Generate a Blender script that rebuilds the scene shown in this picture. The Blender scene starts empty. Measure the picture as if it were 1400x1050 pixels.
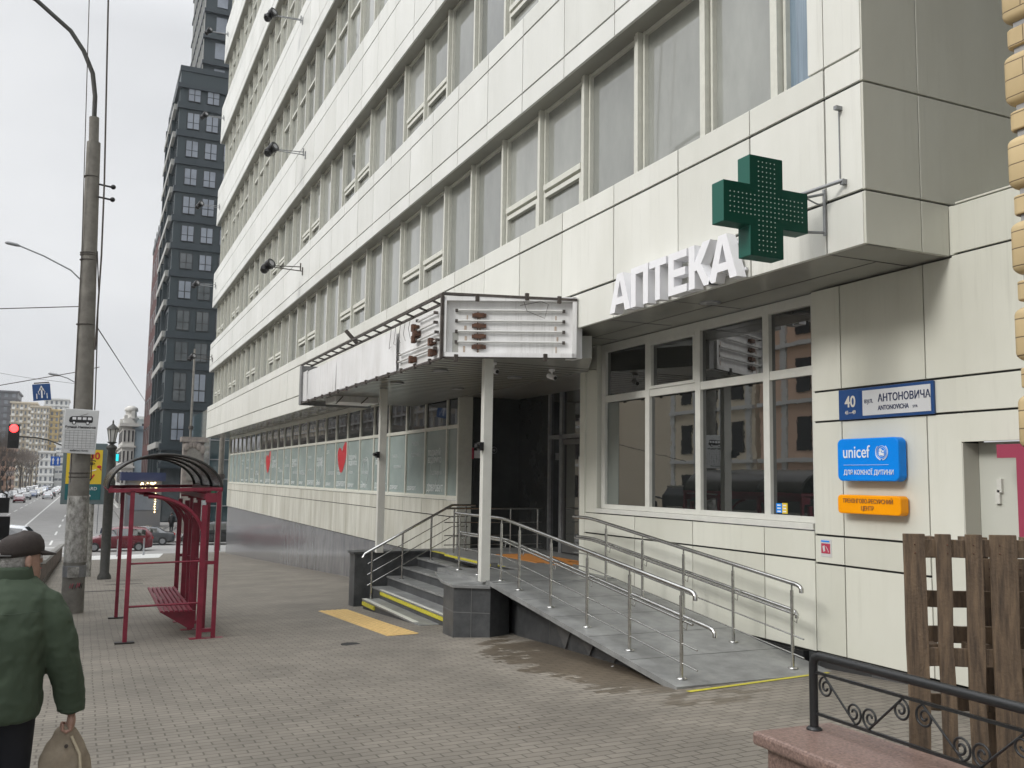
import bpy, bmesh, math, random
from mathutils import Vector, Matrix
random.seed(7)
R = math.radians
# ---------------------------------------------------------------- camera
scn = bpy.context.scene
COL = scn.collection
cam = bpy.data.cameras.new("camera"); co = bpy.data.objects.new("camera", cam); COL.objects.link(co)
cam.sensor_width = 36; cam.lens = 32.51; cam.clip_start = 0.05; cam.clip_end = 3000
def cam_axes(yaw, pitch, roll):
    fw = Vector((math.sin(yaw)*math.cos(pitch), math.cos(yaw)*math.cos(pitch), math.sin(pitch)))
    r = Vector((math.cos(yaw), -math.sin(yaw), 0)); u = r.cross(fw)
    c, s = math.cos(roll), math.sin(roll)
    return c*r+s*u, -s*r+c*u, fw
_r, _u, _f = cam_axes(R(24.447), R(5.876), R(0.890))
co.matrix_world = Matrix(((_r.x, _u.x, -_f.x, 0), (_r.y, _u.y, -_f.y, 0), (_r.z, _u.z, -_f.z, 0), (0, 0, 0, 1)))
scn.camera = co
# ---------------------------------------------------------------- world, sun, exposure
w = bpy.data.worlds.new("World"); scn.world = w; w.use_nodes = True
nt = w.node_tree; N = nt.nodes; L = nt.links
bg = N['Background']; bg.inputs['Strength'].default_value = 0.10
sky = N.new('ShaderNodeTexSky'); sky.sky_type = 'NISHITA'; sky.sun_disc = False
sky.sun_elevation = R(33); sky.sun_rotation = R(-70); sky.air_density = 1.0; sky.dust_density = 4.0
hs = N.new('ShaderNodeHueSaturation'); hs.inputs['Saturation'].default_value = 0.12
L.new(sky.outputs[0], hs.inputs['Color'])
tc = N.new('ShaderNodeTexCoord'); sx = N.new('ShaderNodeSeparateXYZ'); L.new(tc.outputs['Generated'], sx.inputs[0])
mr = N.new('ShaderNodeMapRange'); mr.inputs[1].default_value = 0.42; mr.inputs[2].default_value = 1.0
mr.inputs[3].default_value = 1.0; mr.inputs[4].default_value = 4.0; L.new(sx.outputs['Z'], mr.inputs[0])
mp = N.new('ShaderNodeMapping'); mp.inputs['Scale'].default_value = (1.0, 1.0, 2.2); L.new(tc.outputs['Generated'], mp.inputs[0])
nz = N.new('ShaderNodeTexNoise'); nz.inputs['Scale'].default_value = 1.7; nz.inputs['Detail'].default_value = 5; L.new(mp.outputs[0], nz.inputs['Vector'])
cr = N.new('ShaderNodeValToRGB'); cr.color_ramp.elements[0].position = .3; cr.color_ramp.elements[0].color = (5.55, 5.72, 6.0, 1)
cr.color_ramp.elements[1].position = .7; cr.color_ramp.elements[1].color = (7.7, 7.8, 7.95, 1); L.new(nz.outputs[0], cr.inputs[0])
mx = N.new('ShaderNodeMix'); mx.data_type = 'RGBA'; mx.inputs[0].default_value = .88
L.new(hs.outputs[0], mx.inputs[6]); L.new(cr.outputs[0], mx.inputs[7])
mu = N.new('ShaderNodeVectorMath'); mu.operation = 'SCALE'; L.new(mx.outputs[2], mu.inputs[0]); L.new(mr.outputs[0], mu.inputs['Scale'])
L.new(mu.outputs[0], bg.inputs['Color'])
sd = bpy.data.lights.new("sun", 'SUN'); sd.energy = 1.5; sd.angle = R(16); sd.color = (1, .97, .93)
so = bpy.data.objects.new("sun", sd); COL.objects.link(so)
_sdir = Vector((-math.cos(R(33))*math.cos(R(12)), -math.cos(R(33))*math.sin(R(12)), math.sin(R(33))))
so.rotation_euler = _sdir.to_track_quat('Z', 'Y').to_euler(); so.location = (-20, -10, 40)
scn.view_settings.view_transform = 'Standard'; scn.view_settings.look = 'None'
scn.view_settings.exposure = 0.22; scn.view_settings.gamma = 1.0
scn.render.engine = 'CYCLES'
# ---------------------------------------------------------------- materials
MATS = {}
def mat(name, col=(.5, .5, .5), rough=.6, metal=0, var=0.0, vscale=6, vmap=(1, 1, 1), col2=None, bump=0.0, bscale=40, emit=0, ior=1.5, spec=.5, alpha=1.0, coat=0):
    if name in MATS: return MATS[name]
    m = bpy.data.materials.new(name); m.use_nodes = True; MATS[name] = m
    nt = m.node_tree; b = nt.nodes['Principled BSDF']
    b.inputs['Base Color'].default_value = (*col, 1); b.inputs['Roughness'].default_value = rough
    b.inputs['Metallic'].default_value = metal; b.inputs['IOR'].default_value = ior
    b.inputs['Specular IOR Level'].default_value = spec; b.inputs['Coat Weight'].default_value = coat
    if alpha < 1: b.inputs['Alpha'].default_value = alpha
    if emit: b.inputs['Emission Color'].default_value = (*col, 1); b.inputs['Emission Strength'].default_value = emit
    tc = nt.nodes.new('ShaderNodeTexCoord')
    mpn = nt.nodes.new('ShaderNodeMapping'); mpn.inputs['Scale'].default_value = vmap; nt.links.new(tc.outputs['Object'], mpn.inputs[0])
    if var or col2:
        n = nt.nodes.new('ShaderNodeTexNoise'); n.inputs['Scale'].default_value = vscale; n.inputs['Detail'].default_value = 6; n.inputs['Roughness'].default_value = .65
        nt.links.new(mpn.outputs[0], n.inputs['Vector'])
        r = nt.nodes.new('ShaderNodeValToRGB'); c2 = col2 or tuple(c*(1-var) for c in col)
        r.color_ramp.elements[0].position = .32; r.color_ramp.elements[1].position = .68
        r.color_ramp.elements[0].color = (*c2, 1); r.color_ramp.elements[1].color = (*col, 1)
        nt.links.new(n.outputs[0], r.inputs[0]); nt.links.new(r.outputs[0], b.inputs['Base Color'])
    if bump:
        n2 = nt.nodes.new('ShaderNodeTexNoise'); n2.inputs['Scale'].default_value = bscale; n2.inputs['Detail'].default_value = 4
        nt.links.new(tc.outputs['Object'], n2.inputs['Vector'])
        bp = nt.nodes.new('ShaderNodeBump'); bp.inputs['Strength'].default_value = bump; bp.inputs['Distance'].default_value = .01
        nt.links.new(n2.outputs[0], bp.inputs['Height']); nt.links.new(bp.outputs[0], b.inputs['Normal'])
    return m
def drips(name, base, strong=.22):
    """cladding: adds thin vertical run-off streaks and faint blotches on top of mat()"""
    m = MATS[name]; nt = m.node_tree; b = nt.nodes['Principled BSDF']; src = b.inputs['Base Color'].links[0].from_socket
    nn = nt.nodes.new; lk = nt.links.new
    tc = nn('ShaderNodeTexCoord'); mp = nn('ShaderNodeMapping'); mp.inputs['Scale'].default_value = (14, 14, .55); lk(tc.outputs['Object'], mp.inputs[0])
    n = nn('ShaderNodeTexNoise'); n.inputs['Scale'].default_value = 1.0; n.inputs['Detail'].default_value = 8; n.inputs['Roughness'].default_value = .75; lk(mp.outputs[0], n.inputs['Vector'])
    n2 = nn('ShaderNodeTexNoise'); n2.inputs['Scale'].default_value = .8; n2.inputs['Detail'].default_value = 5; lk(tc.outputs['Object'], n2.inputs['Vector'])
    r = nn('ShaderNodeMapRange'); r.inputs[1].default_value = .52; r.inputs[2].default_value = .74; r.inputs[3].default_value = 0; r.inputs[4].default_value = strong; lk(n.outputs[0], r.inputs[0])
    r2 = nn('ShaderNodeMapRange'); r2.inputs[1].default_value = .40; r2.inputs[2].default_value = .62; lk(n2.outputs[0], r2.inputs[0])
    mu = nn('ShaderNodeMath'); mu.operation = 'MULTIPLY'; lk(r.outputs[0], mu.inputs[0]); lk(r2.outputs[0], mu.inputs[1])
    mx = nn('ShaderNodeMix'); mx.data_type = 'RGBA'; lk(mu.outputs[0], mx.inputs[0]); lk(src, mx.inputs[6]); mx.inputs[7].default_value = (.20, .19, .15, 1); lk(mx.outputs[2], b.inputs['Base Color'])
    ob = nn('ShaderNodeMapRange'); ob.inputs[3].default_value = .26; ob.inputs[4].default_value = .46; lk(n2.outputs[0], ob.inputs[0]); lk(ob.outputs[0], b.inputs['Roughness'])
def brickmat(name, c1, c2, mortar, bw, bh, ms=.008, rough=.8, bump=.35, swap=None, wet=False, offs=.5, dirt=.35, vertical=None):
    """brick pattern in object space; vertical = 'x' / 'y' lays it on a wall facing that axis"""
    if name in MATS: return MATS[name]
    m = bpy.data.materials.new(name); m.use_nodes = True; MATS[name] = m
    nt = m.node_tree; b = nt.nodes['Principled BSDF']; b.inputs['Roughness'].default_value = rough
    nn = nt.nodes.new; lk = nt.links.new
    tc = nn('ShaderNodeTexCoord'); vec = tc.outputs['Object']
    if vertical or swap:
        s = nn('ShaderNodeSeparateXYZ'); c = nn('ShaderNodeCombineXYZ'); lk(vec, s.inputs[0])
        a, bb = (('Y', 'Z') if vertical == 'x' else ('X', 'Z')) if vertical else ('Y', 'X')
        lk(s.outputs[a], c.inputs[0]); lk(s.outputs[bb], c.inputs[1]); vec = c.outputs[0]
    br = nn('ShaderNodeTexBrick'); br.offset = offs; br.inputs['Scale'].default_value = 1
    br.inputs['Brick Width'].default_value = bw; br.inputs['Row Height'].default_value = bh
    br.inputs['Mortar Size'].default_value = ms; br.inputs['Mortar Smooth'].default_value = .3
    br.inputs['Color1'].default_value = (*c1, 1); br.inputs['Color2'].default_value = (*c2, 1); br.inputs['Mortar'].default_value = (*mortar, 1)
    # slight wobble so courses are not laser straight
    wn = nn('ShaderNodeTexNoise'); wn.inputs['Scale'].default_value = 1.3; lk(vec, wn.inputs['Vector'])
    ad = nn('ShaderNodeVectorMath'); ad.operation = 'MULTIPLY_ADD'; lk(wn.outputs['Color'], ad.inputs[0]); ad.inputs[1].default_value = (.05, .05, 0); lk(vec, ad.inputs[2])
    lk(ad.outputs[0], br.inputs['Vector'])
    dn = nn('ShaderNodeTexNoise'); dn.inputs['Scale'].default_value = .9; dn.inputs['Detail'].default_value = 8; dn.inputs['Roughness'].default_value = .7; lk(tc.outputs['Object'], dn.inputs['Vector'])
    dr = nn('ShaderNodeMapRange'); dr.inputs[1].default_value = .35; dr.inputs[2].default_value = .65; dr.inputs[3].default_value = 1-dirt; dr.inputs[4].default_value = 1.0; lk(dn.outputs[0], dr.inputs[0])
    sc = nn('ShaderNodeVectorMath'); sc.operation = 'SCALE'; lk(br.outputs['Color'], sc.inputs[0]); lk(dr.outputs[0], sc.inputs['Scale'])
    out = sc.outputs[0]
    if wet:
        # damp brown stain beside the ramp: distance to a line + noise
        s2 = nn('ShaderNodeSeparateXYZ'); lk(tc.outputs['Object'], s2.inputs[0])
        def mth(op, a, b_, c_=None):
            q = nn('ShaderNodeMath'); q.operation = op
            for i, z in enumerate((a, b_, c_)):
                if z is None: continue
                if isinstance(z, (int, float)): q.inputs[i].default_value = z
                else: lk(z, q.inputs[i])
            return q.outputs[0]
        ex = mth('DIVIDE', mth('SUBTRACT', s2.outputs['X'], 5.25), .85)
        ey = mth('DIVIDE', mth('SUBTRACT', s2.outputs['Y'], 9.4), 2.5)
        rr = mth('ADD', mth('MULTIPLY', ex, ex), mth('MULTIPLY', ey, ey))
        wnz = nn('ShaderNodeTexNoise'); wnz.inputs['Scale'].default_value = 2.2; wnz.inputs['Detail'].default_value = 7; lk(tc.outputs['Object'], wnz.inputs['Vector'])
        msk = mth('ADD', mth('MULTIPLY', rr, -1), mth('MULTIPLY_ADD', wnz.outputs[0], 2.6, -.35))
        sr_ = nn('ShaderNodeSeparateColor'); lk(br.outputs['Color'], sr_.inputs[0])
        rn_ = nn('ShaderNodeMapRange'); rn_.inputs[1].default_value = c2[0]; rn_.inputs[2].default_value = c1[0]; rn_.inputs[3].default_value = .26; rn_.inputs[4].default_value = -.28; lk(sr_.outputs[0], rn_.inputs[0])
        msk2 = mth('ADD', msk, rn_.outputs[0])
        mrr = nn('ShaderNodeMapRange'); mrr.inputs[1].default_value = 0; mrr.inputs[2].default_value = .30; lk(msk2, mrr.inputs[0])
        pal = nn('ShaderNodeMapRange'); pal.inputs[1].default_value = -1.9; pal.inputs[2].default_value = -.2; pal.inputs[3].default_value = 1.0; pal.inputs[4].default_value = 1.32; lk(msk, pal.inputs[0])
        sp_ = nn('ShaderNodeVectorMath'); sp_.operation = 'SCALE'; lk(out, sp_.inputs[0]); lk(pal.outputs[0], sp_.inputs['Scale']); out = sp_.outputs[0]
        mx = nn('ShaderNodeMix'); mx.data_type = 'RGBA'; mx.blend_type = 'MULTIPLY'; lk(mth('MULTIPLY', mrr.outputs[0], .72), mx.inputs[0]); lk(out, mx.inputs[6]); mx.inputs[7].default_value = (.47, .39, .30, 1)
        out = mx.outputs[2]
        rg = nn('ShaderNodeMapRange'); rg.inputs[3].default_value = rough; rg.inputs[4].default_value = .38; lk(mrr.outputs[0], rg.inputs[0]); lk(rg.outputs[0], b.inputs['Roughness'])
    lk(out, b.inputs['Base Color'])
    bp = nn('ShaderNodeBump'); bp.inputs['Strength'].default_value = bump; bp.inputs['Distance'].default_value = .006
    iv = nn('ShaderNodeMath'); iv.operation = 'SUBTRACT'; iv.inputs[0].default_value = 1; lk(br.outputs['Fac'], iv.inputs[1]); lk(iv.outputs[0], bp.inputs['Height']); lk(bp.outputs[0], b.inputs['Normal'])
    return m
M = {}
M['clad'] = mat('clad', (.69, .69, .64), .33, vscale=1.6, vmap=(1, 1, .3), col2=(.63, .63, .575))
M['clad_top'] = mat('clad_top', (.69, .695, .66), .33, vscale=1.0, vmap=(1, 1, .25), col2=(.62, .625, .585))
M['clad_low'] = mat('clad_low', (.69, .69, .615), .32, vscale=1.0, vmap=(1, 1, .4), col2=(.62, .62, .54))
M['clad_dirty'] = mat('clad_dirty', (.70, .70, .63), .35, vscale=2.6, vmap=(1, 1, .12), col2=(.44, .43, .36))
M['clad_shaded'] = mat('clad_shaded', (.60, .60, .53), .32, vscale=1.0, vmap=(1, 1, .4), col2=(.53, .525, .455))  # side cladding: part of the alley shade is put into this darker colour
for q_, s_ in (('clad_shaded', .2), ('clad', .30), ('clad_top', .26), ('clad_low', .18), ('clad_dirty', .55)): drips(q_, None, s_)
drips_later = True
def shade(name, new, k):
    m = MATS[name].copy(); MATS[new] = m; M[new] = m
    for nd in m.node_tree.nodes:
        if nd.type == 'VALTORGB':
            for e in nd.color_ramp.elements: c = e.color; e.color = (c[0]*k, c[1]*k, c[2]*k*(.99 if k < 1 else 1), 1)
for q_ in ('clad', 'clad_top', 'clad_low', 'clad_shaded', 'clad_dirty'): shade(q_, q_+'_b', .94); shade(q_, q_+'_c', 1.035)
M['gap'] = mat('gap', (.03, .03, .03), .8)
M['frame'] = mat('frame', (.64, .64, .57), .4, var=.12, vscale=8)
M['frame_low'] = mat('frame_low', (.66, .66, .61), .4, var=.1, vscale=5)
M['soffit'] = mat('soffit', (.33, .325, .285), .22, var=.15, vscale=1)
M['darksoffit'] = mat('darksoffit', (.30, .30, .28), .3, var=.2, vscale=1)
for i, c in enumerate([(.26, .27, .245), (.32, .33, .30), (.20, .21, .195), (.36, .37, .34)]):
    M['glass%d' % i] = mat('glass%d' % i, c, .03, vscale=1.2, vmap=(1, 1.2, .5), col2=tuple(x*.72 for x in c), ior=2.1, bump=.022, bscale=.9)
M['glass_blue'] = mat('glass_blue', (.25, .33, .40), .04, vscale=3, vmap=(1, 6, .2), col2=(.12, .17, .22), ior=1.9)
M['glass_dark'] = mat('glass_dark', (.012, .014, .014), .012, ior=2.7, bump=.035, bscale=2.2)
M['glass_tr'] = mat('glass_tr', (.045, .05, .05), .02, vscale=.7, col2=(.02, .022, .022), ior=1.55)
M['frost'] = mat('frost', (.34, .405, .39), .2, vscale=1.2, col2=(.26, .315, .30), ior=1.35)
M['granite_dark'] = mat('granite_dark', (.085, .088, .09), .42, vscale=5, col2=(.04, .042, .044), bump=.06, bscale=120)
M['granite_step'] = mat('granite_step', (.30, .305, .295), .42, vscale=2.6, col2=(.15, .152, .15), bump=.1, bscale=90)
M['joint'] = mat('joint', (.17, .17, .165), .8)
M['granite_dark_b'] = mat('granite_dark_b', (.13, .13, .128), .5, vscale=5, col2=(.07, .07, .07))
M['granite_polish'] = mat('granite_polish', (.20, .20, .205), .13, vscale=3.5, vmap=(1, 1, .35), col2=(.12, .12, .125))
M['granite_red'] = mat('granite_red', (.30, .205, .17), .4, vscale=75, col2=(.11, .072, .062), bump=.03, bscale=200)
M['steel'] = mat('steel', (.62, .62, .60), .22, metal=1, var=.25, vscale=9)
M['black_iron'] = mat('black_iron', (.018, .019, .02), .38, var=.3, vscale=30, bump=.05, bscale=200)
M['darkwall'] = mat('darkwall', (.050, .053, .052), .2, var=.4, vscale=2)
M['white'] = mat('white', (.80, .80, .82), .4, var=.06, vscale=6)
M['sheet'] = mat('sheet', (.80, .80, .80), .4, vscale=2, vmap=(1, 1, .6), col2=(.66, .655, .64), bump=.2, bscale=5)
drips('sheet', None, .5)
M['rust'] = mat('rust', (.15, .065, .035), .8, vscale=22, col2=(.03, .02, .016), bump=.4, bscale=60)
M['rustframe'] = mat('rustframe', (.09, .075, .065), .7, vscale=12, col2=(.03, .025, .022))
M['green'] = mat('green', (.002, .052, .032), .5, vscale=3, col2=(.002, .042, .026), spec=.2)
M['green_side'] = mat('green_side', (.015, .10, .075), .4, spec=.3)
M['led'] = mat('led', (.45, .55, .48), .3)
M['blue'] = mat('blue', (.012, .06, .2), .35)
M['bluebright'] = mat('bluebright', (.0, .25, .85), .4, vscale=2, col2=(.0, .225, .78), spec=.25)
M['orange'] = mat('orange', (.98, .37, .0), .4, vscale=3, col2=(.90, .33, .0), spec=.25)
M['brown_txt'] = mat('brown_txt', (.25, .12, .05), .5)
M['navytxt'] = mat('navytxt', (.015, .025, .08), .5)
M['pink'] = mat('pink', (.45, .045, .09), .5, var=.1)
M['yellow'] = mat('yellow', (.62, .55, .03), .6, vscale=20, col2=(.42, .38, .05))
M['tactile'] = mat('tactile', (.76, .54, .22), .7, vscale=12, col2=(.60, .40, .15))
M['tactile_or'] = mat('tactile_or', (.55, .24, .06), .7, vscale=25, col2=(.4, .17, .04))
M['wood'] = mat('wood', (.185, .127, .078), .8, vscale=7, vmap=(6, 6, .6), col2=(.060, .042, .029), bump=.35, bscale=60)
M['concrete'] = mat('concrete', (.215, .205, .18), .9, vscale=5, col2=(.14, .13, .115), bump=.3, bscale=60)
M['posters'] = mat('posters', (.50, .49, .46), .8, vscale=7, col2=(.12, .115, .10), bump=.3, vmap=(1.6, 1.6, 1))
M['galv'] = mat('galv', (.30, .31, .32), .5, metal=.4, var=.3, vscale=10)
M['darkpole'] = mat('darkpole', (.055, .055, .05), .6, var=.4, vscale=10)
M['red'] = mat('red', (.23, .018, .042), .42, vscale=5, col2=(.15, .012, .026), bump=.1, bscale=60)
M['poly'] = mat('poly', (.06, .05, .035), .25, vscale=9, col2=(.025, .02, .015), alpha=.90)
M['rib'] = mat('rib', (.02, .018, .016), .5)
M['lampglass'] = mat('lampglass', (.6, .6, .58), .2)
M['asphalt'] = mat('asphalt', (.255, .25, .24), .85, vscale=.6, col2=(.205, .20, .19), bump=.25, bscale=90)
M['paint'] = mat('paint', (.68, .68, .66), .7, vscale=9, col2=(.42, .42, .40))
M['kerb'] = mat('kerb', (.36, .35, .33), .85, var=.3, vscale=8)
M['black'] = mat('black', (.01, .01, .011), .35)
M['rubber'] = mat('rubber', (.015, .015, .015), .8)
M['skin'] = mat('skin', (.38, .245, .19), .6, vscale=25, col2=(.31, .18, .135))
M['hair'] = mat('hair', (.36, .35, .33), .8, vscale=60, col2=(.18, .17, .16), bump=.6, bscale=150)
M['coat'] = mat('coat', (.046, .068, .041), .85, vscale=5, col2=(.038, .057, .035), bump=.35, bscale=14)
M['capm'] = mat('capm', (.036, .027, .023), .85, vscale=14, col2=(.022, .016, .014), bump=.3, bscale=80)
M['trousers'] = mat('trousers', (.008, .009, .014), .85)
M['bag'] = mat('bag', (.30, .25, .185), .8, vscale=10, col2=(.20, .165, .12), bump=.4, bscale=14)
M['strapm'] = mat('strapm', (.42, .36, .26), .7)
M['poster_y'] = mat('poster_y', (.72, .52, .03), .5)
M['teal'] = mat('teal', (.012, .12, .13), .5)
M['bframe'] = mat('bframe', (.13, .17, .18), .45)
M['paving'] = brickmat('paving', (.228, .205, .170), (.192, .172, .142), (.112, .098, .078), .20, .10, ms=.008, wet=True, dirt=.30, bump=.45)
M['paving_far'] = brickmat('paving_far', (.34, .33, .31), (.29, .28, .265), (.14, .13, .12), .6, .3, ms=.02)
# ---------------------------------------------------------------- mesh builder
class MB:
    def __init__(s): s.v = []; s.f = []; s.m = []; s.sm = []
    def add(s, vs, fs, m=0, smooth=False):
        o = len(s.v); s.v += [tuple(v) for v in vs]; s.f += [tuple(i+o for i in f) for f in fs]; s.m += [m]*len(fs); s.sm += [smooth]*len(fs); return s
    def box(s, x0, x1, y0, y1, z0, z1, m=0):
        if x0 > x1: x0, x1 = x1, x0
        if y0 > y1: y0, y1 = y1, y0
        if z0 > z1: z0, z1 = z1, z0
        return s.add([(x0, y0, z0), (x1, y0, z0), (x1, y1, z0), (x0, y1, z0), (x0, y0, z1), (x1, y0, z1), (x1, y1, z1), (x0, y1, z1)],
                     [(0, 3, 2, 1), (4, 5, 6, 7), (0, 1, 5, 4), (1, 2, 6, 5), (2, 3, 7, 6), (3, 0, 4, 7)], m)
    def obox(s, c, ax, hs, m=0):
        c = Vector(c); vs = []
        A = [Vector(a).normalized() for a in ax]
        for k in (-1, 1):
            for (i, j) in ((-1, -1), (1, -1), (1, 1), (-1, 1)):
                vs.append(c+A[0]*hs[0]*i+A[1]*hs[1]*j+A[2]*hs[2]*k)
        return s.add(vs, [(0, 3, 2, 1), (4, 5, 6, 7), (0, 1, 5, 4), (1, 2, 6, 5), (2, 3, 7, 6), (3, 0, 4, 7)], m)
    def beam(s, a, b, w, h, m=0, up=(0, 0, 1)):
        a = Vector(a); b = Vector(b); d = (b-a); u = Vector(up); sd = d.cross(u)
        if sd.length < 1e-6: sd = d.cross(Vector((1, 0, 0)))
        sd.normalize(); u2 = sd.cross(d).normalized()
        return s.obox((a+b)/2, (d, sd, u2), (d.length/2, w/2, h/2), m)
    def prism(s, pts, off, m=0):
        n = len(pts); off = Vector(off); P = [Vector(p) for p in pts]
        vs = P+[p+off for p in P]
        fs = [tuple(range(n))[::-1], tuple(range(n, 2*n))]+[(i, (i+1) % n, (i+1) % n+n, i+n) for i in range(n)]
        return s.add(vs, fs, m)
    def tube(s, pts, r, n=8, m=0, cap=True, smooth=True):
        P = [Vector(p) for p in pts]; k = len(P); rs = r if isinstance(r, (list, tuple)) else [r]*k
        T = []
        for i in range(k):
            a = P[max(i-1, 0)]; b = P[min(i+1, k-1)]; T.append((b-a).normalized())
        ref = Vector((0, 0, 1)) if abs(T[0].z) < .9 else Vector((1, 0, 0))
        u = T[0].cross(ref).normalized(); vs = []; fs = []
        for i in range(k):
            u = (u-T[i]*u.dot(T[i])); u = u.normalized() if u.length > 1e-6 else T[i].orthogonal().normalized()
            w_ = T[i].cross(u)
            for j in range(n):
                t = 2*math.pi*j/n; vs.append(P[i]+(u*math.cos(t)+w_*math.sin(t))*rs[i])
        for i in range(k-1):
            for j in range(n): fs.append((i*n+j, i*n+(j+1) % n, (i+1)*n+(j+1) % n, (i+1)*n+j))
        s.add(vs, fs, m, smooth)
        if cap:
            s.add(vs[:n], [tuple(range(n))[::-1]], m); s.add(vs[-n:], [tuple(range(n))], m)
        return s
    def lathe(s, prof, c, n=16, m=0, axis='z'):
        vs = []; fs = []; c = Vector(c)
        for (r, h) in prof:
            for j in range(n):
                t = 2*math.pi*j/n
                if axis == 'z': vs.append(c+Vector((r*math.cos(t), r*math.sin(t), h)))
                elif axis == 'x': vs.append(c+Vector((h, r*math.cos(t), r*math.sin(t))))
                else: vs.append(c+Vector((r*math.sin(t), h, r*math.cos(t))))
        for i in range(len(prof)-1):
            for j in range(n): fs.append((i*n+j, i*n+(j+1) % n, (i+1)*n+(j+1) % n, (i+1)*n+j))
        s.add(vs, fs, m, True); s.add(vs[:n], [tuple(range(n))[::-1]], m); s.add(vs[-n:], [tuple(range(n))], m); return s
    def loft(s, rings, m=0, smooth=True, cap=True):
        n = len(rings[0]); vs = [p for r in rings for p in r]; fs = []
        for i in range(len(rings)-1):
            for j in range(n): fs.append((i*n+j, i*n+(j+1) % n, (i+1)*n+(j+1) % n, (i+1)*n+j))
        if cap: fs += [tuple(range(n))[::-1], tuple(range((len(rings)-1)*n, len(rings)*n))]
        return s.add(vs, fs, m, smooth)
    def ball(s, c, r, m=0, n=12, k=8):
        rx, ry, rz = r if isinstance(r, (tuple, list)) else (r, r, r); vs = []; fs = []
        for i in range(k+1):
            p = math.pi*i/k
            for j in range(n):
                t = 2*math.pi*j/n; vs.append((c[0]+rx*math.sin(p)*math.cos(t), c[1]+ry*math.sin(p)*math.sin(t), c[2]+rz*math.cos(p)))
        for i in range(k):
            for j in range(n): fs.append((i*n+j, (i+1)*n+j, (i+1)*n+(j+1) % n, i*n+(j+1) % n))
        return s.add(vs, fs, m, True)
    def text(s, body, o, right, up, size, depth=.004, m=0, bold=0.0, align='LEFT', xscale=1.0, yalign='BOTTOM_BASELINE'):
        c = bpy.data.curves.new('t', 'FONT'); c.body = body; c.size = size; c.extrude = depth/2; c.offset = bold; c.align_x = align; c.align_y = yalign; c.resolution_u = 3
        ob = bpy.data.objects.new('t', c); COL.objects.link(ob); dg = bpy.context.evaluated_depsgraph_get(); dg.update()
        me = bpy.data.meshes.new_from_object(ob.evaluated_get(dg))
        r_ = Vector(right).normalized(); u_ = Vector(up).normalized(); n_ = r_.cross(u_); o = Vector(o)
        s.add([o+r_*v.co.x*xscale+u_*v.co.y+n_*(v.co.z+depth/2) for v in me.vertices], [tuple(p.vertices) for p in me.polygons], m)
        bpy.data.objects.remove(ob); bpy.data.curves.remove(c); bpy.data.meshes.remove(me); return s
def window_parts(wins, mats, t, limit=100, name='window'):
    """wins: one MB per window; each becomes a part, past the limit the rest are one part"""
    for w_ in wins[:limit]: build(w_, name, mats, t)
    if len(wins) > limit:
        mb = MB()
        for w_ in wins[limit:]:
            o = len(mb.v); mb.v += w_.v; mb.f += [tuple(i+o for i in f) for f in w_.f]; mb.m += w_.m; mb.sm += w_.sm
        tag(build(mb, 'far_'+name+'s', mats, t), kind='stuff')
def wloc(p):
    l = Vector((0, 0, 0))
    while p is not None: l += p.location; p = p.parent
    return l
def tag(o, label=None, cat=None, group=None, kind=None):
    if label: o['label'] = label
    if cat: o['category'] = cat
    if group: o['group'] = group
    if kind: o['kind'] = kind
    return o
def build(mb, name, mats, parent=None, bevel=0, label=None, subsurf=0, origin=None):
    if not isinstance(mats, (list, tuple)): mats = [mats]
    off = wloc(parent) if parent else Vector(origin or (0, 0, 0))
    me = bpy.data.meshes.new(name); me.from_pydata([(v[0]-off.x, v[1]-off.y, v[2]-off.z) for v in mb.v], [], mb.f); me.update()
    for mm in mats: me.materials.append((M.get(mm) or MATS[mm]) if isinstance(mm, str) else mm)
    me.polygons.foreach_set('material_index', mb.m); me.polygons.foreach_set('use_smooth', mb.sm)
    o = bpy.data.objects.new(name, me); COL.objects.link(o)
    if parent: o.parent = parent
    else: o.location = off
    if bevel:
        b = o.modifiers.new('b', 'BEVEL'); b.width = bevel; b.segments = 2; b.limit_method = 'ANGLE'
    if subsurf:
        b = o.modifiers.new('s', 'SUBSURF'); b.levels = subsurf; b.render_levels = subsurf
    if label: o['label'] = label
    return o
def thing(name, loc, label, cat, group=None, kind=None, rz=0):
    o = bpy.data.objects.new(name, None); o.location = loc; o.empty_display_size = .2; COL.objects.link(o)
    return tag(o, label, cat, group, kind)
def copy_tree(o, parent=None):
    c = o.copy(); COL.objects.link(c)
    if parent: c.parent = parent
    for ch in [x for x in COL.objects if x.parent == o]: copy_tree(ch, c)
    return c
# walls along the street face -X: text runs towards -Y
FR, FU = (0, -1, 0), (0, 0, 1)
YR = (1, 0, 0)      # text on faces looking back at the viewer (-Y)
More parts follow.
